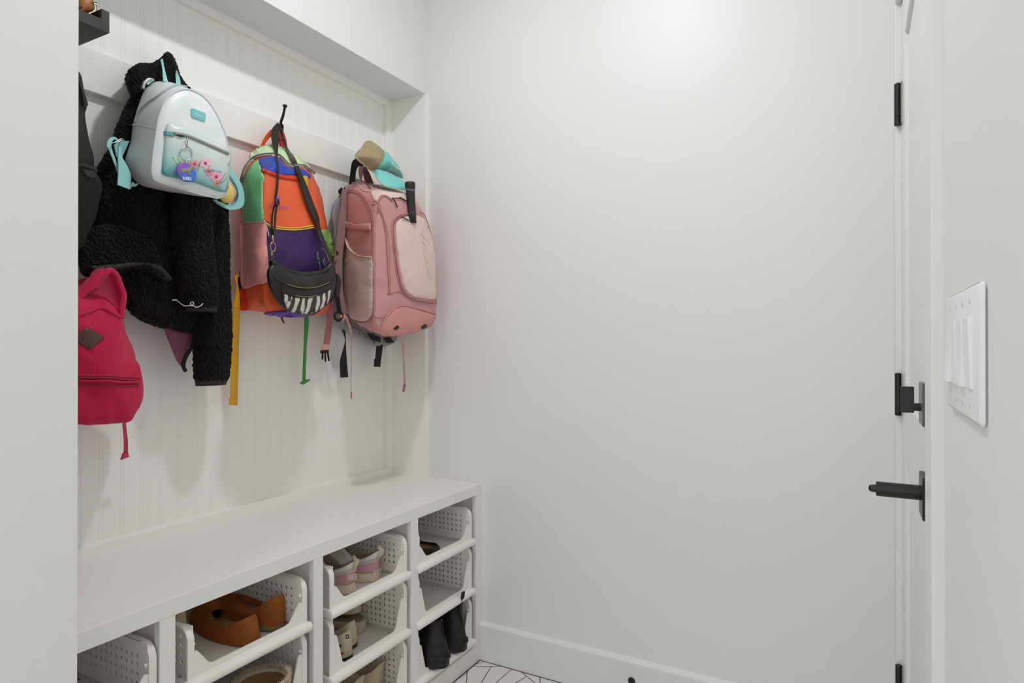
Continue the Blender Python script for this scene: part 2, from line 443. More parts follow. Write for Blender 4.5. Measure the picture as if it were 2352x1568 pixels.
# ================================================================= FLOOR SEAMS
seams = [((1076.3,1530.1),(1180.4,1529)),((1081,1528.3),(1123,1515.6)),((1074,1531.3),(1071,1567.3,.5)),((1128.4,1530.1),(1105.4,1567.3,.3)),((1180.4,1531.3),(1139.8,1567.3,.35)),
  ((1188,1534.4),(1227.9,1567.3,.4)),((1208.7,1553.5),(1185,1567.3,.3)),((1239.4,1549),(1240.8,1567.3,.3)),((1288.3,1562.7),(1291.4,1567.3,.4))]
tb = MB().add(box((-1.3, YR, -0.05), (XW+0.12, YB, 0.0)))
fl = struct('floor', tb, mat('floor_tile', (226, 223, 219), 0.3, 0.5))
def seamline(a, b, w=0.0028):
    t = (b-a).normalized(); s = V((-t.y, t.x, 0))*w/2
    return [a-s, b-s, b+s, a+s], [(0, 1, 2, 3)]
mb = MB()
for a, b in seams:
    A = PZ(a[0], a[1], 0.0004); B = PZ(b[0], b[1], 0.0004)
    if len(b) > 2: B = B+(B-A).normalized()*b[2]
    mb.add(seamline(A, B))
for i in range(22):      # the same fan-and-chevron seams carried on along the room
    y = 1.55-i*0.19
    a = V((-1.26, y, 0.0004)); b = V((-0.6, y+0.38, 0.0004)); c = V((XW, y-0.02, 0.0004))
    mb.add(seamline(a, b)); mb.add(seamline(b, c))
    mb.add(seamline(a.lerp(b, 0.5), a.lerp(b, 0.5)+V((0.12, -0.2, 0))))
mb.add(seamline(V((-1.259, YR, 0.0004)), V((-1.259, YB-0.016, 0.0004)), 0.005)); mb.add(seamline(V((-1.26, YB-0.018, 0.0004)), V((XW, YB-0.018, 0.0004)), 0.004))
mb.build('grout_lines', mat('grout', (58, 56, 53), 0.9), fl, smooth=False)
# ================================================================= STORAGE BENCH
XF = -1.262
M_bench = mat('bench_paint', (238, 236, 233), 0.38, 0.5)
bench = thing('storage_bench', 'long white built-in bench with open cubbies full of white baskets under the niche', 'bench', (XF, 1.35, 0))
MB().add(bbox((-1.699, NY+.0005, 0.6285), (XF, YB-0.0005, 0.668), 0.002, 2)).build('bench_top', M_bench, bench, smooth=False)
ST = [(NY+.001, 0.448), (0.799, 0.834), (1.220, 1.254), (1.6365, 1.6733), (2.0315, YB-0.0005)]
for a, b in ST: MB().add(bbox((XF-0.019, a, 0.0615), (XF-0.0004, b, 0.6285), 0.001, 1)).build('stile', M_bench, bench, smooth=False)
MB().add(bbox((XF-0.019, NY+.001, 0.0), (XF-0.0002, YB-0.0005, 0.062), 0.001, 1)).build('kick_board', M_bench, bench, smooth=False)
for a, b in ST:
    c = (a+b)/2; hw = 0.009
    if b > 2.05: c = YB-0.0145
    if a < 0.5: c = NY+0.0105
    MB().add(box((-1.69, c-hw, 0.045), (XF-0.019, c+hw, 0.6285))).build('partition', M_bench, bench, smooth=False)
MB().add(box((-1.69, NY+.001, 0.045), (XF-0.019, YB-0.001, 0.0765))).build('shelf', M_bench, bench, smooth=False)
MB().add(box((-1.697, NY+.001, 0.0), (-1.69, YB-0.001, 0.6285))).build('back_panel', M_bench, bench, smooth=False)
# ================================================================= STACKING BASKETS
M_bask = mat('basket_plastic', (238, 234, 231), 0.35, 0.5)
def hole_panel(x0, x1, z0, z1, y, pitch, r, cx0, cz0, nx, nz):
    """upright sheet in the XZ plane with round holes"""
    bm = bmesh.new()
    def quad(a, b, c, d):
        if abs(a-b) < 1e-6 or abs(c-d) < 1e-6: return
        bm.faces.new([bm.verts.new(p) for p in ((a, y, c), (b, y, c), (b, y, d), (a, y, d))])
    h = pitch/2; gx0, gx1 = cx0-h, cx0+pitch*(nx-1)+h; gz0, gz1 = cz0-h, cz0+pitch*(nz-1)+h
    for (a, b) in ((x0, gx0), (gx1, x1)): quad(a, b, z0, z1)
    for (c, d) in ((z0, gz0), (gz1, z1)): quad(gx0, gx1, c, d)
    ang = [math.radians(15+30*i) for i in range(12)]
    for i in range(nx):
        for j in range(nz):
            px, pz = cx0+pitch*i, cz0+pitch*j; o, n = [], []
            for a in ang:
                c, s = math.cos(a), math.sin(a); m = h/max(abs(c), abs(s))
                o.append(bm.verts.new((px+c*m, y, pz+s*m))); n.append(bm.verts.new((px+c*r, y, pz+s*r)))
            for k in range(12): bm.faces.new([o[k], o[(k+1) % 12], n[(k+1) % 12], n[k]])
    bmesh.ops.remove_doubles(bm, verts=bm.verts[:], dist=1e-5)
    bm.verts.index_update()
    out = [v.co.copy() for v in bm.verts], [tuple(v.index for v in f.verts) for f in bm.faces]; bm.free(); return out
def make_basket(name, label, H, rows, brk, loc):
    """origin: front edge, middle of the width, underside of the floor; opens towards +X"""
    t = thing(name, label, 'basket', (0, 0, 0)); hw = 0.168; D = 0.335
    mb = MB().add(bbox((-D, -hw-0.001, 0.0), (-0.004, hw+0.001, 0.006), 0.001, 1))
    for s in (-1, 1): mb.add(bbox((-D, s*(hw-0.006), 0.0), (-0.006, s*(hw+0.003), 0.022), 0.002, 2))
    mb.add(bbox((-D, -hw, 0.0), (-D+0.006, hw, 0.022), 0.002, 2))
    mb.build('tray', M_bask, t, smooth=False)
    pitch = 0.0188; nx = 15
    for s in (-1, 1):
        y = s*(hw-0.0145)
        p = hole_panel(-D, -0.012, 0.02, H-0.004, y, pitch, 0.0046, -0.012-0.036-pitch*(nx-1), H-0.034-pitch*(rows-1), nx, rows)
        o = mk('side_panel', p[0], p[1], M_bask, t, smooth=False)
        so = o.modifiers.new('solid', 'SOLIDIFY'); so.thickness = 0.0028; so.offset = 0
        # thick rounded rim along the front and top edges
        path = [V((-0.0085, 0, 0.02)), V((-0.0085, 0, H-0.034))]+[V((-0.0365+0.028*math.cos(a), 0, H-0.034+0.028*math.sin(a))) for a in [math.pi/2*i/6 for i in range(1, 7)]]+[V((-D, 0, H-0.006))]
        rings = []
        for i, q in enumerate(path):
            tt = (path[min(i+1, len(path)-1)]-path[max(i-1, 0)]).normalized(); nn = V((-tt.z, 0, tt.x))*-1
            ya, yb = y-s*0.001, s*hw
            rings.append([V((q.x, ya, q.z))-nn*0.002, V((q.x, ya, q.z))+nn*0.002, V((q.x, yb, q.z))+nn*0.002, V((q.x, yb, q.z))-nn*0.002])
        vf = loft(rings); mk('rim', vf[0], vf[1], M_bask, o, smooth=True, angle=40)
        nb = lathe([(0.0001, y-s*0.007), (0.004, y-s*0.006), (0.0045, y), (0.0001, y)], 12, (-0.0145, 0, H-0.045), 'y'); mk('lug', nb[0], nb[1], M_bask, o)
        for cx in (-0.07, -0.15, -0.26): MB().add(box((cx-0.008, s*(hw-0.028), 0.0061), (cx+0.008, s*(hw-0.0245), 0.012))).build('clip', M_bask, o, smooth=False)
        for cx in (-0.07, -0.15, -0.26): MB().add(box((cx-0.0065, s*(hw-0.0244), 0.0061), (cx+0.0065, s*(hw-0.0178), 0.0066))).build('slot', mat('slot_shadow_gap', (70, 64, 60), 0.8), o, smooth=False)
    bp = hole_panel(-hw+0.012, hw-0.012, 0.02, H-0.004, 0, pitch, 0.0046, -pitch*7, H-0.034-pitch*(rows-1), 15, rows)
    o = mk('back_panel', [(-D+0.004, p.x, p.z) for p in bp[0]], bp[1], M_bask, t, smooth=False)
    so = o.modifiers.new('solid', 'SOLIDIFY'); so.thickness = 0.0028; so.offset = 0
    # front lip with raised brackets
    a = hw-0.0155
    poly = [(-a, 0.003), (a, 0.003), (a, brk), (a-0.008, brk+0.002), (a-0.013, brk-0.004), (a-0.034, 0.046), (a-0.041, 0.0395), (a-0.050, 0.037), (-a+0.050, 0.037), (-a+0.041, 0.0395), (-a+0.034, 0.046), (-a+0.013, brk-0.004), (-a+0.008, brk+0.002), (-a, brk)]
    MB().add(prism(poly, 'x', -0.0125, -0.0085)).build('front_lip', M_bask, t, smooth=False)
    # rounded hand rail
    prf = []
    for i in range(9):
        an = -math.pi/2+math.pi*i/8; prf.append((0.0015+0.0105*math.cos(an), 0.0125+0.0118*math.sin(an)))
    prf += [(-0.0095, 0.0243), (-0.0095, 0.0007)]
    rr = [V((x, 0, z)) for x, z in prf]
    rings = []
    for y, sc in ((-hw-0.0055, 0.75), (-hw-0.0035, 0.95), (-hw-0.001, 1.0), (hw+0.001, 1.0), (hw+0.0035, 0.95), (hw+0.0055, 0.75)):
        rings.append([V((p.x*sc, y, 0.0125+(p.z-0.0125)*sc)) for p in rr])
    vf = loft(rings); mk('hand_rail', vf[0], vf[1], M_bask, t, smooth=True, angle=50)
    t.location = loc
    return t
XK = XF+0.004
C4, C3, C2, C1 = 1.8365, 1.4495, 1.0310, 0.6260
Z1, Z2, Z3 = 0.4505, 0.2665, 0.0775
G = 'white perforated stacking baskets in the bench'
bt = make_basket('stacking_basket', 'top basket of the far cubby beside the back wall, holding a dark loafer', 0.1405, 4, 0.078, (XK, C4, Z1)); bt['group'] = G
b = dup(bt, (XK, C3, Z1), 'shallow white basket holding the pink and white sneakers')
b = dup(bt, (XK, C2, Z1), 'shallow white basket holding the brown suede loafers')
b = dup(bt, (XK, C1, Z1), 'shallow white basket half hidden by the wall end, nothing visible inside')
bl = make_basket('stacking_basket', 'empty deep white basket between the dark loafer and the black rain boots', 0.1805, 7, 0.128, (XK, C4, Z2)); bl['group'] = G
b = dup(bl, (XK, C4, Z3), 'lowest white basket of the far cubby, holding the black rain boots')
b = dup(bl, (XK, C3, Z2), 'deep white basket in the middle of its stack, holding cream canvas shoes and beige sandals')
b = dup(bl, (XK, C3, Z3), 'deep white basket holding the beige moulded clogs')
b = dup(bl, (XK, C2, Z2), 'deep white basket holding the brown fleece-lined boot')
# ================================================================= HANGING THINGS
def P(px, X):
    out = []
    for x, y in px:
        q = PX(x, y, X)
        if q.y > 2.036: q.y = 2.036      # stay clear of the niche's end panel
        out.append(q)
    return out
def Z(px, org, s): return [(org[0]+x/s, org[1]+y/s) for x, y in px]      # points read off an enlarged view
def band(name, A, B, X, th, m, parent, over=None, gap=0.004, **k):
    """a strap: its two edges, photo points with either one depth X or a list of depths; over = body it lies on"""
    n = max(16, 4*max(len(A), len(B)))
    xa = X if isinstance(X, (list, tuple)) else [X, X]
    def edge(E):
        out = []
        for i, p in enumerate(smooth_path([V((p[0], p[1], 0)) for p in E], n)):
            t = i/(n-1)*(len(xa)-1); j = min(int(t), len(xa)-2); q = PX(p.x, p.y, xa[j]+(xa[j+1]-xa[j])*(t-j))
            if over is not None:
                h = hit(over, p.x, p.y)
                if h and (h[0]-ORG).length < (q-ORG).length+gap: q = h[0]+h[1]*gap
            out.append(q)
        return out
    A3, B3 = edge(A), edge(B); rings = []; pn = None
    if over is not None:
        for E in (A3, B3):
            for _ in range(5): E[1:-1] = [(E[i-1]+E[i]*2+E[i+1])/4 for i in range(1, n-1)]
    for i, (a, b) in enumerate(zip(A3, B3)):
        t = A3[min(i+1, n-1)]-A3[max(i-1, 0)]+B3[min(i+1, n-1)]-B3[max(i-1, 0)]; nn = (b-a).cross(t)
        nn = nn.normalized() if nn.length > 1e-9 else (pn or V((1, 0, 0)))
        if nn.dot(ORG-a) < 0: nn = -nn
        if pn is not None: nn = (nn+pn).normalized()
        pn = nn; rings.append([a, b, b-nn*th, a-nn*th])
    vf = loft(rings)
    return mk(name, vf[0], vf[1], m, parent, angle=50, **k)
PROF = [(1, .03, 0), (1, .5, 0), (1, .9, 0), (1, .985, .002), (.93, 1.0, 0), (.75, 1.012, 0), (.5, 1.016, 0), (.25, 1.012, 0), (.07, 1.0, 0), (0, .985, .003), (0, .95, .007), (0, .86, .012), (0, .7, .016), (0, .5, .019), (0, .3, .021), (0, .12, .022), (0, .02, .022)]
def prof(dome=1.0, bulge=1.0): return [(m, 1+(s-1)*bulge if s > 1 else s, dx*dome) for m, s, dx in PROF]
M_teal = mat('aqua_strap', (148, 206, 205), 0.55, bump=0.15, bscale=600)
M_grey = mat('zip_grey', (150, 152, 152), 0.6, bump=0.4, bscale=900)
M_web = mat('black_webbing', (22, 21, 21), 0.75, bump=0.25, bscale=700)
M_silver = mat('silver_hardware', (200, 196, 190), 0.25, 0.5, 1.0)
M_gold = mat('brass_hardware', (196, 168, 120), 0.3, 0.5, 1.0)
# ---------------------------------------------------------------- black fleece jacket
M_sherpa = mat('black_fleece', (15, 14, 13), 0.95, 0.2, bump=0.7, bscale=260, kind='voronoi', sheen=0.06)
M_hem = mat('black_binding', (27, 25, 25), 0.7, bump=0.1)
jk = thing('fleece_jacket', 'black curly fleece jacket hanging behind the pale mini backpack', 'jacket', PX(380, 150, -1.66))
tex = bpy.data.textures.new('curl', 'VORONOI'); tex.noise_scale = 0.0065; tex.noise_intensity = 1.3
tex2 = bpy.data.textures.new('fold', 'CLOUDS'); tex2.noise_scale = 0.09
def woolly(o, sub=2, st=0.007, fold=0.0):
    s = o.modifiers.new('sub', 'SUBSURF'); s.levels = s.render_levels = sub
    if fold:
        d = o.modifiers.new('fold', 'DISPLACE'); d.texture = tex2; d.strength = fold; d.mid_level = 0.5; d.texture_coords = 'LOCAL'
    d = o.modifiers.new('curl', 'DISPLACE'); d.texture = tex; d.strength = st; d.mid_level = 0.35; d.texture_coords = 'LOCAL'
    return o
body = [(300,166),(318,150),(345,148),(360,138),(372,131),(376,122),(388,119),(398,130),(404,155),(420,190),(470,250),(505,320),(518,430),(520,520),(522,640),(505,700),(460,740),(430,766),(385,752),(340,740),(303,716),(283,684),(270,640),(240,622),(198,618),(188,606),(198,550),(214,480),(226,420),(232,385),(250,345),(266,308),(286,260),(304,222),(294,192)]
vf = bag(P(body, -1.575), P(body, -1.66), [(1, .03, 0), (1, .6, 0), (1, .97, 0), (.7, 1.0, 0), (.3, 1.0, 0), (.1, .985, 0), (0, .96, .004), (0, .9, .010), (0, .8, .016), (0, .68, .02), (0, .55, .022), (0, .42, .023), (0, .3, .023), (0, .2, .022), (0, .1, .021), (0, .02, .02)], 150)
woolly(mk('jacket_body', vf[0], vf[1], M_sherpa, jk), 3, 0.0065, 0.02)
jb = BVHTree.FromPolygons(vf[0], vf[1])
# collar roll over the hook
vf = tube(P([(309,212),(312,182),(328,168),(350,166),(368,152),(380,140)], -1.60), [0.010, 0.017, 0.018, 0.014, 0.011, 0.008], 16)
woolly(mk('collar', vf[0], vf[1], M_sherpa, jk), 3, 0.007)
def sleeve(cl, hw, X, nm='sleeve'):
    C = smooth_path([PX(x, y, X) for x, y in cl], 26); R = []
    for i in range(26):
        t = i/25*(len(hw)-1); k = min(int(t), len(hw)-2); R.append(hw[k]+(hw[k+1]-hw[k])*(t-k))
    vf = tube(C, R, 30, flat=[r*0.62 for r in R], up=(0, 1, 0))
    woolly(mk(nm, vf[0], vf[1], M_sherpa, jk), 3, 0.006, 0.008); return C, R
C, R = sleeve([(498,450),(499,540),(494,620),(490,700),(489,800),(485,876)], [0.030, 0.034, 0.043, 0.051, 0.054, 0.048], -1.575)
vf = tube([C[-1]+V((0, 0, .008)), C[-1]-V((0, 0, .010))], [0.046, 0.044], 30, flat=[.030, .028], up=(0, 1, 0)); mk('cuff_binding', vf[0], vf[1], M_hem, jk)
C, R = sleeve([(438,440),(444,540),(454,640),(463,708)], [0.045, 0.052, 0.052, 0.045], -1.525)
vf = tube([C[-1]+V((0, 0, .008)), C[-1]-V((0, 0, .008))], [0.044, 0.043], 30, flat=[.029, .028], up=(0, 1, 0)); mk('cuff_binding', vf[0], vf[1], M_hem, jk)
sb = BVHTree.FromPolygons(*tube(C, R, 30, flat=[r*0.62 for r in R], up=(0, 1, 0)))
em = Z([(293,590),(340,592),(375,625),(410,652),(445,650),(470,645),(485,625),(470,612),(455,628),(465,648),(490,655),(510,668),(545,655),(570,630)], (340,560), 4.613)
vf = seam(sb, em, 0.0012, 0.0075, cnt=60); mk('embroidery', vf[0], vf[1], mat('white_thread', (225, 222, 215), 0.7), jk)
hem = [(192,617),(250,613),(300,606),(340,613),(362,628),(374,645)]
vf = tube([p+V((0.028, 0, 0)) for p in smooth_path(P(hem, -1.56), 30)], 0.007, 10); mk('hem_binding', vf[0], vf[1], M_hem, jk)
vf = bag(P([(190,560),(230,520),(300,530),(350,560),(378,640),(360,630),(340,616),(300,609),(250,615),(192,619)], -1.535), P([(190,560),(230,520),(300,530),(350,560),(374,640),(360,640),(340,630),(300,625),(250,630),(192,630)], -1.575), prof(.4), 90)
woolly(mk('jacket_flap', vf[0], vf[1], M_sherpa, jk), 3, 0.006)
ln = Z([(155,800),(250,850),(370,900),(450,940),(465,1010),(430,1100),(375,1220),(362,1300),(300,1230),(230,1060),(180,930)], (340,560), 4.613)
vf = bag(P(ln, -1.60), P(ln, -1.625), prof(.3), 60); mk('lining', vf[0], vf[1], mat('plum_lining', (112, 52, 78), 0.6, sheen=0.3), jk)
vf = tube(smooth_path(P(Z([(330,885),(400,900),(458,925),(488,985),(462,1090),(400,1200),(375,1290),(398,1350)], (340,560), 4.613), -1.595), 40), 0.005, 10); mk('hem_binding', vf[0], vf[1], M_hem, jk)
# ---------------------------------------------------------------- pale mini backpack
def ombre():
    m = mat('pocket_print', (214, 222, 218), 0.38)
    nt = m.node_tree; N = nt.nodes.new; L = nt.links.new; b = nt.nodes['Principled BSDF']
    tc = N('ShaderNodeTexCoord'); sp = N('ShaderNodeSeparateXYZ'); L(tc.outputs['Generated'], sp.inputs[0])
    ad = N('ShaderNodeMath'); ad.operation = 'MULTIPLY_ADD'; ad.inputs[1].default_value = 0.25; L(sp.outputs['Y'], ad.inputs[0])
    sc = N('ShaderNodeMath'); sc.operation = 'MULTIPLY'; sc.inputs[1].default_value = 1.0; L(sp.outputs['Z'], sc.inputs[0]); L(sc.outputs[0], ad.inputs[2])
    r = N('ShaderNodeValToRGB'); e = r.color_ramp.elements
    e[0].position = 0.12; e[0].color = srgb(92, 166, 168); e[1].position = 0.72; e[1].color = srgb(212, 221, 217)
    k = r.color_ramp.elements.new(0.34); k.color = srgb(164, 208, 205)
    L(ad.outputs[0], r.inputs['Fac']); L(r.outputs['Color'], b.inputs['Base Color']); return m
M_pale = mat('pale_leather', (236, 238, 236), 0.40, 0.5, var=0.0, rgb2=(222, 230, 233), vscale=14, bump=0.05, bscale=500)
mb_ = thing('mini_backpack', 'pale grey-white mini backpack with aqua straps hanging over the black jacket', 'backpack', PX(395, 160, -1.55))
front = Z([(555,1270),(552,1180),(578,980),(600,850),(640,740),(700,672),(790,640),(880,665),(960,730),(1030,840),(1080,960),(1104,1060),(1110,1150),(1106,1280),(1092,1390),(1050,1425),(1000,1426),(800,1375),(600,1312)], (170,0), 3.1356)
back = [(318,424),(292,396),(283,374),(290,346),(297,325),(302,287),(306,270),(317,236),(331,203),(355,186),(387,187),(416,196),(455,215),(487,262),(500,310),(506,370),(505,415),(496,446),(440,451),(370,438)]
vf = bag(P(front, -1.44), P(back, -1.555), prof(0.9, 0.4), 110)
mk('pack_body', vf[0], vf[1], M_pale, mb_); bb = BVHTree.FromPolygons(*vf)
F = smooth_path(P(front, -1.44), 100, True); c = sum(F, V())/100
vf = tube([c+(p-c)*0.992+V((0.004, 0, 0)) for p in F], 0.0021, 8, True); mk('piping', vf[0], vf[1], mat('piping_pale', (206, 214, 216), 0.4), mb_)
zp = Z([(520,1190),(560,1090),(640,970),(740,880),(830,825),(950,738),(1080,662),(1180,634),(1300,652)], (230,100), 6.535)
vf = seam(bb, zp, 0.0035, 0.0003, flat=0.0035); mk('zip', vf[0], vf[1], mat('zip_pale', (168, 182, 186), 0.5, bump=0.4, bscale=900), mb_)
vf = seam(bb, Z([(482,1222),(600,1232),(720,1258),(830,1292)], (230,100), 6.535), 0.0013, 0.0002); mk('side_seam', vf[0], vf[1], MATS['piping_pale'], mb_)
pk = Z([(664,905),(700,890),(790,905),(890,960),(1000,1020),(1112,1080),(1112,1200),(1098,1360),(1040,1375),(900,1325),(760,1288),(640,1258),(634,1200),(648,1050)], (170,0), 3.1356)
vf = patch(bb, pk, 0.004, 0.006, puff=0.006, n=80); pko = mk('front_pocket', vf[0], vf[1], ombre(), mb_); pb = BVHTree.FromPolygons(*vf)
vf = seam(pb, Z([(716,962),(800,975),(880,1005),(960,1040),(1040,1075),(1108,1105)], (170,0), 3.1356), 0.0045, 0.001, flat=0.004); mk('pocket_zip', vf[0], vf[1], M_grey, pko)
vf = patch(pb, Z([(656,945),(716,952),(716,984),(654,974)], (170,0), 3.1356), 0.003, 0.003, sm=False); mk('zip_tab', vf[0], vf[1], mat('teal_tab', (92, 170, 168), 0.5), pko)
vf = patch(pb, Z([(722,962),(760,968),(790,982),(760,986)], (170,0), 3.1356), 0.0042, 0.002); mk('zip_gap', vf[0], vf[1], mat('black_lining', (18, 17, 17), 0.8), pko)
pt = Z([(840,786),(850,781),(935,815),(943,825),(942,872),(934,875),(850,845),(842,836)], (170,0), 3.1356)
vf = patch(bb, pt, 0.003, 0.004, sm=False); mp = mk('logo_patch', vf[0], vf[1], mat('aqua_patch', (120, 196, 196), 0.4), mb_, angle=40)
ptb = BVHTree.FromPolygons(*vf)
vf = lettering(ptb, 'Disney', *Z([(862,828),(934,856),(868,812)], (170,0), 3.1356), off=0.0008, bold=0.01); mk('logo_lettering', vf[0], vf[1], mat('pale_print', (215, 236, 236), 0.5), mp, smooth=False, recalc=False)
# printed leaves and blossoms on the pocket
o_, s_ = (370,220), 5.805
def pr(pts, rgb, off=0.0005, nm='print'):
    vf = patch(pb, Z(pts, o_, s_), off, 0.0008, n=30); return mk(nm, vf[0], vf[1], mat('ink_%d_%d_%d' % rgb, rgb, 0.5), pko)
pr([(150,800),(240,830),(300,880),(310,905),(240,930),(195,890)], (176, 214, 178), nm='printed_leaf')
def blossom(cx, cy, r, rgb, rot=0):
    for i in range(5):
        a = rot+2*math.pi*i/5; px, py = cx+math.cos(a)*r*.62, cy+math.sin(a)*r*.62
        pr([(px+math.cos(b)*r*.42, py+math.sin(b)*r*.42) for b in [2*math.pi*k/8 for k in range(8)]], rgb, 0.0005, 'printed_petal')
    pr([(cx+math.cos(b)*r*.25, cy+math.sin(b)*r*.25) for b in [2*math.pi*k/8 for k in range(8)]], (188, 58, 88), 0.0008, 'printed_petal')
blossom(445, 910, 62, (226, 150, 150)); blossom(735, 1080, 85, (236, 172, 190), .4); blossom(745, 1165, 45, (226, 160, 140), .9)
blossom(590, 900, 78, (232, 196, 204), .2); blossom(640, 1010, 60, (225, 150, 165), .7)
pr([(560,990),(640,960),(720,985),(800,1000),(800,1025),(700,1010),(620,1010)], (120, 186, 196), nm='printed_leaf')
for a in ((770,1160,860,1020), (790,1175,875,1080), (480,1000,520,880)):
    vf = seam(pb, Z([(a[0],a[1]),((a[0]+a[2])/2+8,(a[1]+a[3])/2),(a[2],a[3])], o_, s_), 0.0007, 0.001); mk('printed_fern', vf[0], vf[1], mat('ink_slate', (110, 130, 138), 0.5), pko)
o_, s_ = (230,250), 6.818
band('shoulder_strap', Z([(460,505),(330,512),(222,560)], o_, s_), Z([(355,740),(300,745),(262,748)], o_, s_), [-1.545, -1.535, -1.53], 0.003, M_teal, mb_)
band('shoulder_strap', Z([(280,468),(235,440),(190,436),(140,475),(105,570),(150,660),(275,985)], o_, s_), Z([(285,500),(245,480),(205,490),(180,560),(182,600),(205,690),(287,900)], o_, s_), [-1.525, -1.52, -1.515, -1.515, -1.515, -1.515, -1.515], 0.003, M_teal, mb_)
band('shoulder_strap', Z([(305,505),(283,700),(287,950),(275,1185)], o_, s_), Z([(328,520),(345,740),(430,900),(485,1060),(465,1258)], o_, s_), [-1.515, -1.51, -1.505, -1.50], 0.003, M_teal, mb_)
band('shoulder_strap', Z([(430,1120),(465,1255),(500,1215),(560,1212),(600,1172)], o_, s_), Z([(440,1130),(470,1200),(510,1140),(540,1170),(585,1165)], o_, s_), -1.512, 0.003, M_teal, mb_)
vf = tube(P(Z([(185,540),(270,500),(330,470),(365,480),(375,505),(330,500),(270,520)], o_, s_), -1.508), 0.0014, 8, True); mk('strap_ring', vf[0], vf[1], M_silver, mb_)
o_, s_ = (370,220), 5.805
band('shoulder_strap', Z([(880,905),(960,1000),(1050,1130),(1105,1290),(1105,1440),(1040,1505),(900,1515),(770,1450),(690,1385)], o_, s_), Z([(882,1010),(960,1120),(1010,1210),(1035,1330),(1000,1425),(950,1465),(880,1468),(800,1430),(740,1380)], o_, s_), -1.535, 0.003, M_teal, mb_)
band('shoulder_strap', Z([(880,960),(990,1100),(1060,1230),(1085,1340),(1060,1440),(960,1490),(840,1480),(760,1440)], o_, s_), Z([(882,1040),(950,1150),(1005,1240),(1020,1330),(990,1400),(930,1450),(860,1445),(790,1410)], o_, s_), -1.55, 0.003, M_teal, mb_)
o_, s_ = (230,100), 6.535
band('carry_loop', Z([(905,240),(935,370),(950,560)], o_, s_), Z([(940,222),(967,370),(1022,585)], o_, s_), [-1.56, -1.535, -1.525], 0.003, M_teal, mb_)
band('carry_loop', Z([(1128,430),(1135,520),(1142,610)], o_, s_), Z([(1140,395),(1190,500),(1214,622)], o_, s_), [-1.56, -1.54, -1.525], 0.003, M_teal, mb_)
vf = tube(smooth_path(P(Z([(645,680),(655,610),(700,555),(740,535),(800,548)], o_, s_), -1.535), 16), 0.004, 8); mk('strap_anchor', vf[0], vf[1], M_silver, mb_)
band('shoulder_strap', Z([(700,600),(740,548),(810,548)], o_, s_), Z([(720,620),(760,590),(815,565)], o_, s_), -1.535, 0.003, M_teal, mb_)
# yellow charm peeking out behind the pack
yc = thing('yellow_charm', 'small round yellow charm peeking out beside the lower edge of the pale mini backpack', 'charm', PX(527, 415, -1.50))
bm = bmesh.new(); bmesh.ops.create_uvsphere(bm, u_segments=24, v_segments=14, radius=0.0235)
bm.verts.index_update(); q = PX(519, 442, -1.505); mk('plush_ball', [V((v.co.x*.6, v.co.y, v.co.z*1.25))+q for v in bm.verts], [tuple(v.index for v in f.verts) for f in bm.faces], mat('yellow_plush', (236, 208, 110), 0.8, var=0.12, vscale=30), yc); bm.free()
vf = tube(P([(521,425),(520,405),(515,380)], -1.515), 0.0012, 8); mk('cord', vf[0], vf[1], mat('yellow_cord', (214, 196, 130), 0.7), yc)
# keyring with round badge hanging from the pocket zip
o_, s_ = (370,220), 5.805
kr = thing('keyring_badge', 'split ring with a round blue and purple souvenir badge reading ALASKA', 'key ring', PX(432, 300, -1.41))
XK_ = hit(pb, *Z([(330,950)], o_, s_)[0])[0].x+0.004
vf = tube(P(Z([(345,555),(352,610),(340,690)], o_, s_), XK_+0.004), 0.0022, 8, flat=0.0012); mk('zip_pull', vf[0], vf[1], M_silver, kr)
cc = Z([(335,770)], o_, s_)[0]
vf = tube(P([(cc[0]+14.2*math.cos(2*math.pi*i/36), cc[1]+15.5*math.sin(2*math.pi*i/36)) for i in range(36)], XK_+0.003), 0.0012, 8, True); mk('split_ring', vf[0], vf[1], M_silver, kr)
bc = Z([(335,1022)], o_, s_)[0]; bcx = PX(bc[0], bc[1], XK_)
def disc(c, ry, rz, x0, x1, dome=0.0):
    rings = [[V((x, c.y+ry*s*math.cos(2*math.pi*j/40), c.z+rz*s*math.sin(2*math.pi*j/40))) for j in range(40)] for x, s in ((x0, .95), (x0, 1), (x1-.001, 1), (x1, .95), (x1+dome*.5, .7), (x1+dome, .3), (x1+dome, .02))]
    return loft(rings)
rr = (PX(bc[0]+22.5, bc[1], XK_)-PX(bc[0]-22.5, bc[1], XK_)).y/2; rz = 21.5/FPX*1.55
def badge_mat():
    m = mat('badge_face', (90, 80, 200), 0.15); nt = m.node_tree; N = nt.nodes.new; L = nt.links.new
    tc = N('ShaderNodeTexCoord'); sp = N('ShaderNodeSeparateXYZ'); L(tc.outputs['Generated'], sp.inputs[0])
    sb_ = N('ShaderNodeMath'); sb_.operation = 'SUBTRACT'; L(sp.outputs['Y'], sb_.inputs[0]); L(sp.outputs['Z'], sb_.inputs[1])
    r = N('ShaderNodeValToRGB'); e = r.color_ramp.elements
    e[0].position = 0.0; e[0].color = srgb(142, 92, 198); e[1].position = 0.55; e[1].color = srgb(66, 118, 206)
    ad = N('ShaderNodeMath'); ad.operation = 'ADD'; ad.inputs[1].default_value = 0.45; L(sb_.outputs[0], ad.inputs[0])
    L(ad.outputs[0], r.inputs['Fac']); L(r.outputs['Color'], nt.nodes['Principled BSDF'].inputs['Base Color']); return m
vf = disc(bcx, rr, rz, XK_, XK_+0.004, 0.001); bd = mk('badge', vf[0], vf[1], badge_mat(), kr); bdb = BVHTree.FromPolygons(*vf)
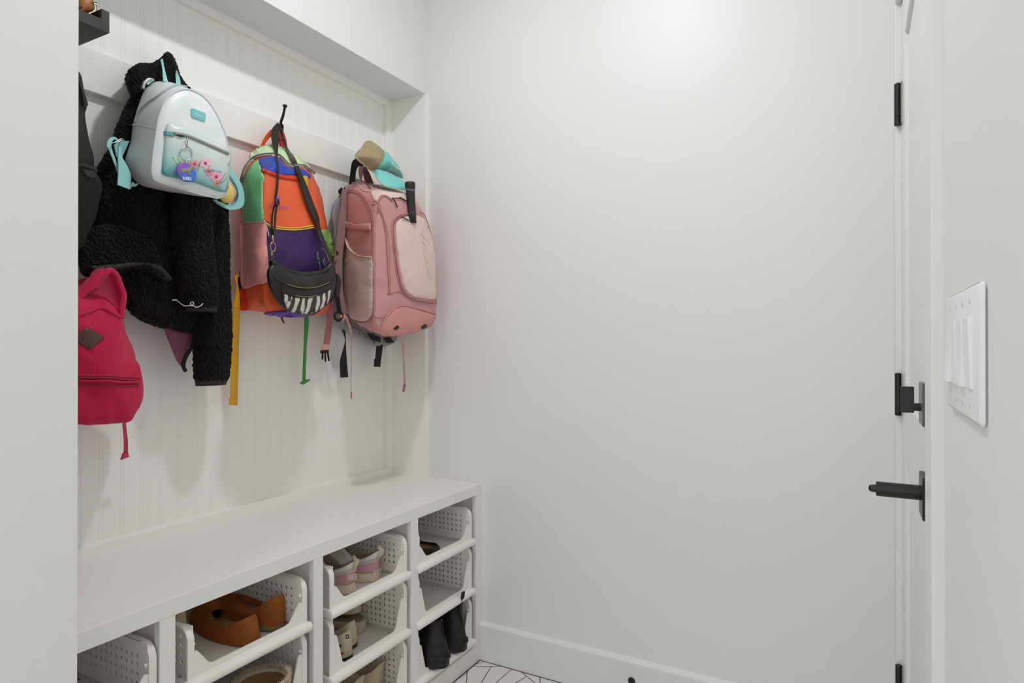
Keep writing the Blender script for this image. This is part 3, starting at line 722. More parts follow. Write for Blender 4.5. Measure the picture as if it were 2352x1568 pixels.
vf = lettering(bdb, 'ALASKA', *Z([(272,1115),(402,1130),(276,1070)], o_, s_), off=0.0006, bold=0.03); mk('lettering', vf[0], vf[1], mat('white_print', (240, 240, 245), 0.4), bd, smooth=False, recalc=False)
an = [(255,1030),(262,985),(290,965),(345,970),(385,950),(390,915),(405,940),(430,955),(415,985),(390,1000),(380,1065),(365,1065),(360,1010),(300,1015),(285,1035),(275,1030),(272,1005)]
vf = patch(bdb, Z(an, o_, s_), 0.0008, 0.0006, sm=False, step=2.0); mk('printed_animal', vf[0], vf[1], mat('tan_print', (150, 140, 100), 0.5), bd)
vf = lathe([(0.0001, -0.004), (0.003, -0.003), (0.003, 0.003), (0.0001, 0.004)], 10, PX(*Z([(335,890)], o_, s_)[0], XK_+0.003)); mk('link', vf[0], vf[1], M_silver, kr)
# ---------------------------------------------------------------- coat hook (the one in view)
hk = thing('coat_hook', 'slim black metal coat hook on the white rail, holding the colour-block backpack', 'hook', PX(645, 290, -1.678))
h0 = PX(645, 292, -1.672)
vf = tube(smooth_path([h0+V((0, -0.004, -.012)), h0+V((.010, -0.002, 0.0)), PX(645, 282, -1.655), PX(650, 266, -1.640), PX(653.5, 250, -1.630), PX(654, 245, -1.628)], 24), [0.0050]*6+[0.0046]*10+[0.0040]*8, 12, flat=0.0042); mk('upper_arm', vf[0], vf[1], M_black, hk)
vf = lathe([(0.0001, -0.004), (0.0068, -0.0035), (0.0075, 0.0), (0.0070, 0.0028), (0.0001, 0.0038)], 18, PX(654.5, 243, -1.627)); mk('knob', vf[0], vf[1], M_black, hk)
vf = bbox(h0+V((-.0062, -.012, -.05)), h0+V((0.001, .012, .010)), .002); mk('mount', vf[0], vf[1], M_black, hk, smooth=False)
# ---------------------------------------------------------------- colour-block backpack
def fab(n, rgb, **k): return mat(n, rgb, k.pop('rough', 0.5), 0.4, bump=0.2, bscale=900, **k)
M_or = fab('orange_nylon', (238, 100, 56)); M_pu = fab('purple_nylon', (58, 28, 92)); M_gr = fab('green_nylon', (132, 216, 152)); M_lg = fab('lime_nylon', (210, 232, 186)); M_bl = fab('blue_nylon', (44, 72, 178))
M_yl = fab('yellow_webbing', (222, 164, 26)); M_rd = fab('red_nylon', (206, 52, 38)); M_grn = fab('green_webbing', (64, 150, 62))
cb = thing('color_block_backpack', 'orange, purple, green and blue colour-block backpack hanging on the black hook', 'backpack', PX(645, 330, -1.66))
front = [(604,410),(620,384),(645,374),(672,380),(694,388),(710,402),(722,440),(734,485),(745,540),(752,600),(756,660),(750,706),(720,722),(668,724),(620,719),(604,690),(603,620),(604,540),(601,470)]
back = [(552,420),(561,384),(578,357),(604,338),(636,336),(664,350),(694,373),(718,400),(736,446),(748,505),(757,560),(762,620),(762,690),(752,716),(700,720),(640,719),(585,717),(562,706),(557,600),(555,510)]
vf = wobble(bag(P(front, -1.50), P(back, -1.64), prof(1.0, .8), 120), 0.008, 14, 3.0, 0.003, 45)
mk('pack_body', vf[0], vf[1], M_or, cb); cbb = BVHTree.FromPolygons(*vf)
o_, s_ = (500,220), 2.8
def cp(nm, pts, m, off=0.0030, th=0.003, par=cb, **k):
    vf = patch(cbb, Z(pts, o_, s_), off, th, **k); return mk(nm, vf[0], vf[1], m, par)
cp('top_panel', [(205,392),(225,365),(285,328),(380,326),(450,352),(540,410),(600,470),(560,462),(500,448),(440,440),(400,400),(330,385),(260,392),(220,425)], M_lg, step=5)
cp('side_panel', [(168,560),(195,490),(230,440),(265,418),(285,480),(302,530),(292,560),(290,700),(290,812),(175,822),(166,700)], M_gr, step=5)
cp('upper_pocket', [(264,416),(300,402),(350,396),(395,408),(430,450),(480,470),(540,470),(592,512),(585,532),(530,516),(470,508),(400,508),(350,492),(290,470)], M_bl, step=5)
cp('red_yoke', [(290,470),(350,492),(400,508),(470,520),(520,528),(520,545),(450,540),(380,525),(330,505),(292,492)], M_rd, 0.0042, step=4)
cp('lower_panel', [(300,800),(350,840),(410,860),(500,865),(610,850),(690,985),(730,1100),(745,1210),(720,1330),(600,1360),(490,1320),(400,1240),(335,1185),(318,1040)], M_pu, step=6)
cp('base_panel', [(300,1390),(420,1382),(470,1378),(560,1392),(640,1390),(560,1412),(470,1413),(380,1408)], fab('violet_nylon', (104, 66, 170)), 0.0055, step=3)
for pts in ([(158,560),(180,480),(230,412),(300,386),(370,384),(410,402),(440,438),(480,458),(540,456),(590,482),(618,502)],):
    vf = seam(cbb, Z(pts, o_, s_), 0.0060, 0.0030, flat=0.0035); zo = mk('main_zip', vf[0], vf[1], fab('zip_tape_grey', (150, 150, 148)), cb)
    vf = seam(cbb, Z(pts, o_, s_), 0.0012, 0.0075); mk('zip_coil', vf[0], vf[1], fab('zip_coil_dark', (98, 98, 98)), zo)
for dy in (-5, 8):
    vf = seam(cbb, Z([(300,812+dy*.4),(350,842+dy),(410,852+dy),(500,856+dy),(560,848+dy),(612,838+dy)], o_, s_), 0.0018, 0.004); mk('yellow_zip', vf[0], vf[1], fab('yellow_tape', (226, 204, 72)), cb)
cp('zip_pull', [(540,522),(565,520),(575,545),(568,600),(560,590),(545,545)], M_yl, 0.006, step=3)
# mesh side pockets
def mesh_mat(n, rgb, rgb2):
    m = mat(n, rgb, 0.7); nt = m.node_tree; N = nt.nodes.new; L = nt.links.new
    tc = N('ShaderNodeTexCoord'); vo = N('ShaderNodeTexVoronoi'); vo.inputs['Scale'].default_value = 620; L(tc.outputs['Object'], vo.inputs['Vector'])
    r = N('ShaderNodeValToRGB'); r.color_ramp.elements[0].position = .28; r.color_ramp.elements[0].color = srgb(*rgb2); r.color_ramp.elements[1].position = .42; r.color_ramp.elements[1].color = srgb(*rgb)
    L(vo.outputs['Distance'], r.inputs['Fac']); L(r.outputs['Color'], nt.nodes['Principled BSDF'].inputs['Base Color']); return m
cp('mesh_pocket', [(156,828),(230,818),(300,814),(314,900),(318,1050),(326,1190),(250,1215),(168,1232),(160,1050)], mesh_mat('pink_mesh', (240, 166, 162), (230, 128, 124)), 0.006, 0.004, step=5, puff=0.004)
cp('mesh_pocket', [(660,870),(700,862),(722,900),(738,1020),(735,1050),(716,1010),(690,950)], mesh_mat('lime_mesh', (140, 186, 96), (92, 150, 66)), 0.006, 0.004, step=4)
vf = seam(cbb, Z([(156,826),(230,816),(302,812)], o_, s_), 0.002, 0.006); mk('pocket_hem', vf[0], vf[1], fab('pink_tape', (222, 140, 140)), cb)
vf = seam(cbb, Z([(298,800),(315,850),(328,905)], o_, s_), 0.0022, 0.003); mk('zip_cord', vf[0], vf[1], fab('white_cord', (205, 203, 205)), cb)
lo = mk('logo', *lettering(cbb, 'cotopaxi', *Z([(330,712),(444,734),(334,690)], o_, s_), off=0.0042, bold=0.02), mat('purple_print', (148, 88, 190), 0.5), cb, smooth=False, recalc=False)
cp('logo_emblem', [(378,648),(386,640),(392,652),(402,655),(398,668),(392,690),(380,690),(376,670)], MATS['purple_print'], 0.0012, 0.0008, step=2.5)
lo = mk('name_lettering', *lettering(cbb, 'Bogotá Zuz', *Z([(668,1150),(640,1004),(654,1153)], o_, s_), off=0.0045, bold=0.02), mat('green_thread', (70, 190, 150), 0.5), cb, smooth=False, recalc=False)
# loop, straps
band('carry_loop', [(599,337),(607,318),(620,300),(634,291),(642,287)], [(606,338),(612,326),(624,312),(637,304),(646,296)], [-1.645, -1.64, -1.635, -1.63, -1.63], 0.003, M_or, cb)
band('carry_loop', [(643,288),(650,300),(657,318),(662,348)], [(638,300),(640,318),(645,340),(652,350)], [-1.63, -1.632, -1.638, -1.645], 0.003, M_rd, cb)
o_, s_ = (500,560), 3.92
band('yellow_strap', Z([(190,268),(150,302),(172,370),(165,440),(140,562)], o_, s_), Z([(200,285),(180,310),(185,375),(200,450),(206,588)], o_, s_), [-1.625, -1.62, -1.615, -1.61], 0.002, M_yl, cb)
band('yellow_strap', Z([(140,566),(132,800),(122,1100),(114,1450)], o_, s_), Z([(207,590),(195,800),(188,1100),(178,1450)], o_, s_), [-1.61, -1.63, -1.645, -1.655], 0.002, M_yl, cb)
band('strap_end', Z([(102,1388),(113,1450)], o_, s_), Z([(176,1388),(178,1454)], o_, s_), -1.651, 0.003, M_yl, cb)
band('shoulder_strap', Z([(225,225),(200,300),(190,420),(205,590)], o_, s_), Z([(240,240),(240,330),(240,450),(262,600)], o_, s_), [-1.635, -1.63, -1.625], 0.008, M_pu, cb)
band('strap_tape', Z([(195,440),(215,520),(200,600)], o_, s_), Z([(222,385),(245,420),(270,600)], o_, s_), [-1.622, -1.620], 0.003, M_rd, cb)
band('green_strap', Z([(785,640),(780,740),(778,900),(770,1080),(765,1220)], o_, s_), Z([(818,640),(820,740),(804,900),(796,1080),(792,1240)], o_, s_), [-1.63, -1.64, -1.65], 0.002, M_grn, cb)
band('strap_end', Z([(742,1255),(775,1225),(830,1218)], o_, s_), Z([(768,1268),(800,1250),(832,1228)], o_, s_), -1.648, 0.003, M_grn, cb)
band('bottom_tab', Z([(565,645),(580,690),(600,718)], o_, s_), Z([(575,643),(592,680),(604,716)], o_, s_), -1.645, 0.002, fab('dark_tab', (70, 68, 66)), cb)
# ---------------------------------------------------------------- black leather belt bag
M_lea = mat('black_leather', (19, 17, 16), 0.40, 0.5, bump=0.15, bscale=220)
bg = thing('belt_bag', 'black leather belt bag with zebra print panel hanging from the black hook', 'bag', PX(645, 300, -1.60))
o_, s_ = (600,380), 4.355
out = Z([(108,985),(145,982),(200,1022),(300,1065),(450,1088),(590,1075),(668,1038),(706,990),(728,1000),(745,1080),(738,1200),(692,1345),(600,1448),(480,1492),(350,1487),(255,1448),(160,1360),(85,1215),(62,1060)], o_, s_)
bk = Z([(118,1000),(150,1000),(205,1040),(300,1085),(450,1108),(585,1095),(652,1056),(694,1010),(714,1020),(732,1085),(725,1190),(680,1330),(592,1432),(480,1475),(350,1470),(262,1432),(170,1350),(98,1210),(76,1070)], o_, s_)
vf = wobble(bag(P(out, -1.425), P(bk, -1.475), prof(.7, 1.4), 140, (PX(*Z([(430,1290)], o_, s_)[0], -1.425), PX(*Z([(430,1290)], o_, s_)[0], -1.475))), 0.003, 22, 1.0)
mk('bag_body', vf[0], vf[1], M_lea, bg); bgb = BVHTree.FromPolygons(*vf)
vf = tube([p+V((-.004, 0, 0)) for p in smooth_path(P(Z([(112,985),(150,990),(210,1030),(300,1068),(450,1092),(595,1078),(668,1040),(700,1000),(722,1004)], o_, s_), -1.425), 50)], 0.0105, 12); mk('top_roll', vf[0], vf[1], M_lea, bg)
def zebra():
    m = mat('zebra_print', (204, 200, 192), 0.6); nt = m.node_tree; N = nt.nodes.new; L = nt.links.new
    tc = N('ShaderNodeTexCoord'); mp = N('ShaderNodeMapping'); mp.inputs['Scale'].default_value = (1, 1, 0.32); mp.inputs['Rotation'].default_value = (0.25, 0, 0); L(tc.outputs['Object'], mp.inputs['Vector'])
    w = N('ShaderNodeTexWave'); w.bands_direction = 'Y'; w.inputs['Scale'].default_value = 12; w.inputs['Distortion'].default_value = 9; w.inputs['Detail'].default_value = 3; w.inputs['Detail Scale'].default_value = 2.2; L(mp.outputs['Vector'], w.inputs['Vector'])
    r = N('ShaderNodeValToRGB'); r.color_ramp.elements[0].position = .44; r.color_ramp.elements[0].color = srgb(62, 54, 50); r.color_ramp.elements[1].position = .56; r.color_ramp.elements[1].color = srgb(208, 204, 196)
    L(w.outputs['Fac'], r.inputs['Fac']); L(r.outputs['Color'], nt.nodes['Principled BSDF'].inputs['Base Color']); return m
vf = patch(bgb, Z([(212,1285),(330,1318),(450,1326),(590,1295),(715,1215),(732,1222),(690,1340),(592,1438),(475,1480),(345,1474),(270,1440),(235,1370)], o_, s_), 0.0012, 0.003, step=4, n=70); mk('zebra_panel', vf[0], vf[1], zebra(), bg)
for pts in ([(140,1130),(250,1186),(350,1216),(470,1226),(580,1206),(680,1165),(736,1132)], [(262,1285),(330,1304),(450,1314),(560,1298),(700,1228)]):
    vf = seam(bgb, Z(pts, o_, s_), 0.0030, 0.0006, flat=0.002); zo = mk('zip', vf[0], vf[1], M_lea, bg)
    vf = seam(bgb, Z(pts[1:-1], o_, s_), 0.0014, 0.0030); mk('zip_teeth', vf[0], vf[1], mat('zip_brass', (172, 142, 92), 0.35, 0.5, 0.8, bump=0.9, bscale=1200), zo)
for pts in ([(90,1140),(150,1160),(205,1180),(210,1290),(240,1400),(275,1460)], [(150,1130),(260,1205),(360,1238),(470,1248),(590,1226),(738,1150)], [(215,1272),(330,1298),(450,1304)]):
    vf = seam(bgb, Z(pts, o_, s_), 0.0014, 0.0008); mk('leather_seam', vf[0], vf[1], M_lea, bg)
o2, s2 = (620,220), 7.8375
La = Z([(138,485),(30,580),(20,700),(55,900),(95,1100)], o2, s2)+Z([(142,40),(130,200),(130,330)], o_, s_)
Lb = Z([(152,490),(158,700),(155,900),(130,1100)], o2, s2)+Z([(158,20),(157,120),(152,220),(150,330)], o_, s_)
band('bag_strap', La, Lb, [-1.625, -1.615, -1.60, -1.57, -1.54, -1.51, -1.49, -1.475], 0.0022, M_lea, bg, over=cbb, gap=0.011)
band('bag_strap', Z([(150,360),(125,400),(105,500),(100,620),(105,700)], o_, s_), Z([(158,360),(135,405),(118,510),(114,620),(122,700)], o_, s_), [-1.475, -1.47, -1.465, -1.46], 0.0022, M_lea, bg, over=cbb, gap=0.012)
band('bag_strap', Z([(148,380),(140,480),(130,600),(118,705)], o_, s_), Z([(170,385),(155,480),(148,600),(140,705)], o_, s_), [-1.470, -1.465, -1.46, -1.455], 0.0022, M_lea, bg, over=cbb, gap=0.012)
vf = tube(smooth_path(P(Z([(150,335),(172,350),(176,385),(160,405),(142,385),(140,350)], o_, s_), -1.462), 30, True), 0.0022, 8, True); mk('slider', vf[0], vf[1], M_black, bg)
vf = tube(smooth_path(P(Z([(115,768),(138,785),(142,820),(130,855),(110,860),(94,835),(92,800),(102,775)], o_, s_), -1.452), 30, True), 0.0016, 8, True); mk('clasp', vf[0], vf[1], M_gold, bg)
vf = tube(P(Z([(112,700),(116,740),(118,775)], o_, s_), -1.453), 0.0028, 8); mk('swivel', vf[0], vf[1], M_gold, bg)
vf = tube(P(Z([(108,855),(114,885),(116,920),(104,905),(102,870)], o_, s_), -1.451), 0.0014, 8, True); mk('clasp_hook', vf[0], vf[1], M_gold, bg)
band('end_tab', Z([(95,905),(90,960),(70,1060)], o_, s_), Z([(128,905),(145,975),(160,1040)], o_, s_), [-1.45, -1.435, -1.425], 0.003, M_lea, bg)
Ra = Z([(150,490),(190,640),(235,760),(245,880),(300,1050)], o2, s2)+Z([(330,80),(372,205),(440,420),(520,600),(600,770),(650,890),(672,980)], o_, s_)
Rb = Z([(185,520),(240,650),(258,740),(278,850),(330,960)], o2, s2)+Z([(355,20),(420,190),(500,400),(590,620),(630,730),(680,860),(712,965)], o_, s_)
band('bag_strap', Ra, Rb, [-1.625, -1.615, -1.60, -1.58, -1.56, -1.53, -1.51, -1.49, -1.475, -1.46, -1.45, -1.44], 0.0022, M_lea, bg, over=cbb, gap=0.012)
vf = tube(smooth_path([PX(642, 286, -1.628), PX(637, 300, -1.62), PX(642, 322, -1.618), PX(648, 318, -1.615), PX(648, 300, -1.618)], 24), 0.0035, 8, flat=0.002); mk('bag_strap', vf[0], vf[1], M_lea, bg)
vf = tube(smooth_path(P(Z([(600,825),(635,850),(660,905),(680,980),(672,1040),(640,1000),(622,960),(632,930)], o_, s_), -1.44), 40), 0.0016, 6); mk('lining_edge', vf[0], vf[1], mat('grey_edge', (120, 116, 112), 0.5), bg)
band('end_tab', Z([(735,1075),(760,1120),(752,1200),(748,1310)], o_, s_), Z([(770,1085),(800,1150),(795,1230),(780,1312)], o_, s_), [-1.455, -1.45, -1.45], 0.004, M_lea, bg)
# ---------------------------------------------------------------- grey backpack behind the pink one
M_gy = fab('grey_ripstop', (150, 147, 149)); 
gb = thing('grey_backpack', 'grey backpack with black webbing straps hanging mostly hidden behind the dusty pink backpack', 'backpack', PX(800, 430, -1.67))
go = [(786,440),(800,426),(850,430),(900,470),(925,560),(935,680),(930,745),(908,782),(890,791),(868,793),(838,784),(805,766),(770,744),(748,716),(757,660),(764,590),(768,540),(762,495),(772,460)]
vf = wobble(bag(P(go, -1.628), P(go, -1.672), prof(.2, 1), 90), 0.006, 25, 9.0); mk('pack_body', vf[0], vf[1], M_gy, gb); gbb = BVHTree.FromPolygons(*vf)
o_, s_ = (720,300), 2.4515
band('black_strap', Z([(160,1120),(178,1185),(152,1290),(150,1340),(154,1390)], o_, s_), Z([(180,1125),(182,1195),(188,1290),(192,1340),(196,1388)], o_, s_), [-1.625, -1.645, -1.66], 0.002, M_web, gb)
band('black_strap', Z([(358,1200),(352,1260),(346,1326)], o_, s_), Z([(392,1204),(384,1270),(376,1328)], o_, s_), [-1.63, -1.645], 0.0025, M_web, gb)
band('strap_fold', Z([(346,1285),(344,1328)], o_, s_), Z([(378,1285),(377,1330)], o_, s_), -1.638, 0.004, M_web, gb)
band('black_strap', Z([(396,1165),(415,1195)], o_, s_), Z([(432,1160),(456,1192)], o_, s_), -1.615, 0.003, M_web, gb)
band('black_patch', Z([(300,1135),(325,1175)], o_, s_), Z([(375,1160),(380,1192)], o_, s_), -1.612, 0.002, M_web, gb)
band('collar_tab', [(778,437),(781,446),(790,436)], [(785,430),(790,438),(793,428)], -1.62, 0.003, M_web, gb)
for pts in ([(200,1070),(220,1100),(250,1120),(262,1150)], [(240,1090),(270,1130),(300,1165)]):
    vf = tube(smooth_path(P(Z(pts, o_, s_), -1.605), 20), 0.0012, 6); mk('drawcord', vf[0], vf[1], M_web, gb)
band('carry_loop', [(803,424),(806,395),(810,372),(820,364),(832,370)], [(816,420),(818,394),(822,384),(828,382),(838,392)], [-1.655, -1.645, -1.63, -1.62], 0.003, M_web, gb)
# ---------------------------------------------------------------- dusty pink sports backpack
M_pk = fab('dusty_pink', (206, 150, 150), var=0.06, vscale=20); M_pd = fab('deep_pink', (170, 108, 112)); M_pl = fab('pale_pink', (230, 204, 196)); M_pb = fab('rose_base', (214, 148, 142))
pk_ = thing('sports_backpack', 'large dusty pink sports backpack with a pale pocket hanging by the niche corner', 'backpack', PX(830, 400, -1.66))
front = [(863,474),(868,452),(882,441),(930,446),(954,460),(971,490),(985,535),(995,590),(1002,650),(1001,712),(994,735),(972,757),(925,768),(885,770),(862,752),(857,710),(857,640),(858,560)]
back = [(790,462),(793,440),(803,424),(822,417),(872,425),(915,436),(945,462),(958,505),(966,560),(970,620),(968,690),(955,730),(925,748),(880,756),(835,748),(805,732),(793,705),(788,620)]
vf = wobble(bag(P(front, -1.395), P(back, -1.625), [(1, .03, 0), (1, .5, 0), (1, .9, 0), (1, .985, .002), (.93, 1.0, 0), (.8, 1.012, 0), (.6, 1.02, 0), (.4, 1.02, 0), (.2, 1.014, 0), (.07, 1.0, 0), (0, .985, .003), (0, .95, .008), (0, .86, .014), (0, .7, .019), (0, .5, .023), (0, .3, .025), (0, .12, .026), (0, .02, .026)], 130), 0.004, 20, 5.0, 0.0022, 58)
mk('pack_body', vf[0], vf[1], M_pk, pk_); pkb = BVHTree.FromPolygons(*vf)
def kp(nm, pts, m, off=0.0014, th=0.003, par=pk_, **k):
    vf = patch(pkb, pts, off, th, **k); return mk(nm, vf[0], vf[1], m, par), BVHTree.FromPolygons(*vf)
def kpipe(pts, r=0.0022, off=0.0015, m=None, par=pk_, nm='piping', closed=False):
    vf = seam(pkb, pts, r, off, closed=closed); return mk(nm, vf[0], vf[1], m or M_pd, par)
z1 = lambda pts: Z(pts, (780,310), 7.127)
z2 = lambda pts: Z(pts, (880,460), 4.614)
z4 = lambda pts: Z(pts, (720,300), 2.4515)
kp('yoke_panel', z1([(522,922),(640,900),(800,898),(960,925),(1075,960),(1110,1080),(1000,1040),(960,1030),(830,1040),(740,990),(650,1005),(600,1095),(545,1020)]), M_pl, 0.003, step=4)
pkt = z2([(136,270),(150,225),(190,190),(250,170),(330,162),(385,175),(432,205),(480,300),(528,440),(555,650),(562,900),(555,1042),(400,1035),(300,1010),(232,940),(196,820),(168,650),(145,450)])
po, pob = kp('front_pocket', pkt, M_pl, 0.003, 0.006, step=6, puff=0.005, n=90)
kpipe(z2([(345,150),(240,155),(165,180),(118,230),(105,300),(110,420),(135,640),(165,820),(205,950),(280,1030),(400,1068),(530,1085)]), 0.0028, 0.002)
kpipe(z2([(330,140),(235,142),(150,165),(100,225),(92,310),(98,430),(122,650),(152,830),(195,965),(275,1048),(400,1090),(545,1105)]), 0.0016, 0.002, M_pk)
kp('base_pocket', z2([(-30,1380),(0,1300),(40,1232),(120,1152),(200,1128),(300,1142),(450,1182),(548,1215),(552,1250),(490,1335),(380,1385),(240,1415),(100,1435),(0,1435)]), M_pb, 0.003, 0.005, step=6, puff=0.004)
kpipe(z2([(-25,1380),(0,1290),(40,1218),(120,1138),(200,1115),(300,1130),(450,1170),(552,1203)]), 0.0022, 0.003, M_pk)
for c in ((125,1347), (420,1333)):
    cx, cy = z2([c])[0]
    vf = patch(pkb, [(cx+6.2*math.cos(a), cy+4.4*math.sin(a)-2.0*math.cos(a)) for a in [2*math.pi*i/20 for i in range(20)]], 0.0075, 0.003, step=2); mk('eyelet', vf[0], vf[1], M_black, pk_)
kp('side_pocket', z4([(190,612),(196,640),(215,672),(245,698),(290,712),(334,716),(337,850),(336,1000),(325,1045),(300,1070),(250,1065),(202,1040),(182,950),(178,760)]), fab('beige_pink', (222, 194, 184)), 0.004, 0.006, step=6, puff=0.004)
kpipe(z4([(188,606),(195,640),(215,672),(245,698),(290,710),(334,714)]), 0.0018, 0.006, M_pl)
kpipe(z4([(182,348),(240,352),(285,385),(318,450),(333,520),(336,700),(338,1000),(328,1050),(300,1075),(250,1072),(200,1045)]), 0.0022)
kpipe(z4([(182,340),(240,338),(295,380),(330,450),(345,530),(348,700),(350,1000)]), 0.0012, m=M_pk)
kpipe(z4([(360,470),(362,420),(375,385),(400,368),(420,380),(440,400)]), 0.0022)
kpipe(z4([(360,400),(366,440),(390,500),(408,600),(414,700),(424,915)]), 0.0020)
kpipe(z4([(374,410),(385,460),(404,520),(422,600),(430,700),(434,910)]), 0.0014, m=M_pk)
kpipe(z4([(412,920),(440,918),(470,905),(500,915)]), 0.0012)
kpipe(z4([(330,415),(350,418)]), 0.0012); kpipe(z4([(338,1045),(370,1055),(410,1050)]), 0.0012)
kpipe(z2([(392,130),(432,150),(484,290),(530,450),(556,660),(564,900),(556,1100)]), 0.0016)
kpipe(z1([(210,790),(260,790),(330,840),(380,900),(440,925),(520,925)]), 0.0020, m=M_pl)
vf = patch(pkb, z4([(180,508),(250,528),(332,524),(332,566),(250,566),(180,546)]), 0.009, 0.002, sm=False, step=5); mk('compression_strap', vf[0], vf[1], M_pk, pk_)
def pull(pts, r=0.0024, off=0.006):
    vf = seam(pkb, pts, r, off, n=8, flat=0.0014); mk('zip_pull', vf[0], vf[1], M_black, pk_)
pull(z1([(845,1035),(875,1080),(905,1130),(925,1190)])); pull(z1([(965,1035),(1000,1050),(1040,1075),(1085,1095)])); pull(z1([(420,805),(450,830),(480,865),(515,895)])); pull(z1([(985,1355),(1030,1365),(1070,1390),(1100,1415)]), off=0.009)
kpipe(z1([(880,1050),(960,1045)]), 0.0012, 0.006, M_black); kpipe(z1([(460,822),(560,840),(650,865)]), 0.0012, 0.004, M_black)
pull(z4([(345,1128),(346,1150),(345,1190)]))
mk('lettering', *lettering(pob, 'AVIVA', *z2([(512,830),(425,285),(474,836)]), off=0.0016, bold=0.0), mat('faint_grey_print', (226, 210, 206), 0.5), po, smooth=False, recalc=False)
# shoulder straps, webbing and cords
def herring():
    m = fab('strap_mesh', (206, 160, 160)); return m
band('shoulder_strap', z4([(172,330),(165,430),(145,560),(126,750),(138,900),(158,1005)]), z4([(186,340),(186,480),(176,600),(160,760),(166,900),(192,1030)]), [-1.60, -1.595, -1.59, -1.585, -1.58], 0.010, mat('strap_weave', (218, 176, 174), 0.7, bump=0.8, bscale=420, kind='wave_z'), pk_)
for q in ((128,675,140,700), (128,700,140,682)):
    vf = tube(P(z4([(q[0],q[1]),((q[0]+q[2])/2,(q[1]+q[3])/2+3),(q[2],q[3])]), -1.572), 0.0022, 6); mk('strap_clip', vf[0], vf[1], M_web, pk_)
band('webbing', z4([(86,985),(72,1100),(60,1175),(54,1215)]), z4([(118,960),(105,1100),(96,1175),(86,1220)]), [-1.60, -1.625, -1.64], 0.002, M_pd, pk_)
band('webbing_end', z4([(54,1200),(49,1232)]), z4([(88,1204),(84,1238)]), -1.638, 0.003, fab('salmon_web', (222, 166, 148)), pk_)
vf = bbox(PX(738, 806, -1.642), PX(757, 812, -1.634), .001); 
bq = MB().add(tube(P(z4([(42,1245),(84,1242)]), -1.638), 0.0055, 8, flat=0.003)); bq.build('buckle', M_web, pk_)
for a in ((52,1262,50,1288), (66,1262,68,1300), (80,1260,88,1295)):
    vf = tube(P(z4([(a[0],a[1]-12),((a[0]+a[2])/2,(a[1]+a[3])/2),(a[2],a[3])]), -1.638), 0.0032, 8); mk('buckle_prong', vf[0], vf[1], M_web, pk_)
vf = tube(smooth_path(P(z4([(120,1035),(140,1018),(158,1030),(162,1050),(140,1070),(122,1055)]), -1.555), 24, True), 0.0042, 8, True); mk('slider', vf[0], vf[1], M_web, pk_)
band('black_webbing', z4([(126,905),(130,960),(140,1030)]), z4([(142,900),(150,960),(160,1025)]), -1.56, 0.003, M_web, pk_)
band('webbing_end', z4([(150,1042),(165,1070)]), z4([(176,1030),(190,1048)]), -1.552, 0.003, MATS['salmon_web'], pk_)
def cord(pts, X, r=0.0013, m=None):
    vf = tube(smooth_path([PX(p[0], p[1], X[min(i, len(X)-1)]) for i, p in enumerate(z4(pts))], 40), r, 8); return mk('cord', vf[0], vf[1], m or fab('pink_cord', (206, 160, 150)), pk_)
fab('pink_cord', (206, 160, 150))
band('cord_tape', z4([(180,1050),(200,1110),(212,1170),(211,1250)]), z4([(192,1050),(212,1110),(218,1170),(214,1250)]), [-1.555, -1.56, -1.58, -1.60], 0.0015, MATS['pink_cord'], pk_)
cord([(212,1245),(214,1300),(211,1400),(213,1478)], [-1.60, -1.62, -1.63, -1.64])
vf = tube(P(z4([(213,1472),(213,1508)]), -1.64), 0.0024, 8); mk('cord_end', vf[0], vf[1], M_pd, pk_)
band('cord_tape', z4([(484,1152),(500,1200),(504,1270),(508,1380),(510,1425)]), z4([(496,1152),(510,1200),(512,1270),(518,1380),(520,1425)]), [-1.50, -1.53, -1.55, -1.56], 0.0015, MATS['pink_cord'], pk_)
band('cord_tape', z4([(508,1425),(503,1472)]), z4([(520,1425),(514,1468)]), -1.56, 0.002, M_pd, pk_)
band('carry_loop', z1([(318,520),(310,580),(330,690),(345,765)]), z1([(395,505),(385,600),(370,700),(355,765)]), [-1.615, -1.60, -1.595], 0.003, fab('salmon_loop', (212, 152, 146)), pk_)
band('carry_loop', z1([(392,520),(388,620),(410,700),(430,775)]), z1([(430,520),(490,620),(530,720),(560,800)]), [-1.60, -1.57, -1.55], 0.004, fab('maroon_loop', (126, 70, 70)), pk_)
# ---------------------------------------------------------------- paddle in the pocket
pd = thing('pickleball_paddle', 'black taped paddle handle standing out of the dusty pink backpack', 'paddle', PX(943, 470, -1.375))
A, B = PX(941.5, 419, -1.372), PX(946, 512, -1.372); ax = (B-A).normalized()
pts = [A-ax*.002, A, A+ax*.004, A+ax*.012, A+ax*.022, A+ax*.03, A.lerp(B, .5), A.lerp(B, .8), B]
vf = tube(pts, [0.014, 0.0172, 0.0186, 0.0186, 0.0172, 0.0160, 0.0160, 0.0163, 0.0163], 24, up=(1, 0, 0)); mk('grip', vf[0], vf[1], mat('grip_tape', (38, 33, 32), 0.55, bump=0.12, bscale=26, kind='wave_z'), pd); pdb = BVHTree.FromPolygons(*vf)
def cyl_text(t, a, b, h):
    return lettering(pdb, t, a, b, h, off=0.0006, bold=0.02)
mk('grip_lettering', *cyl_text('JOO JO', *z1([(1080,905),(1222,920),(1084,874)])), mat('lilac_print', (188, 170, 206), 0.5), pd, smooth=False, recalc=False)
vf = seam(pdb, z1([(1090,1258),(1130,1268),(1190,1262),(1222,1248)]), 0.0009, 0.0005); mk('grip_band', vf[0], vf[1], mat('violet_band', (96, 66, 170), 0.5), pd)
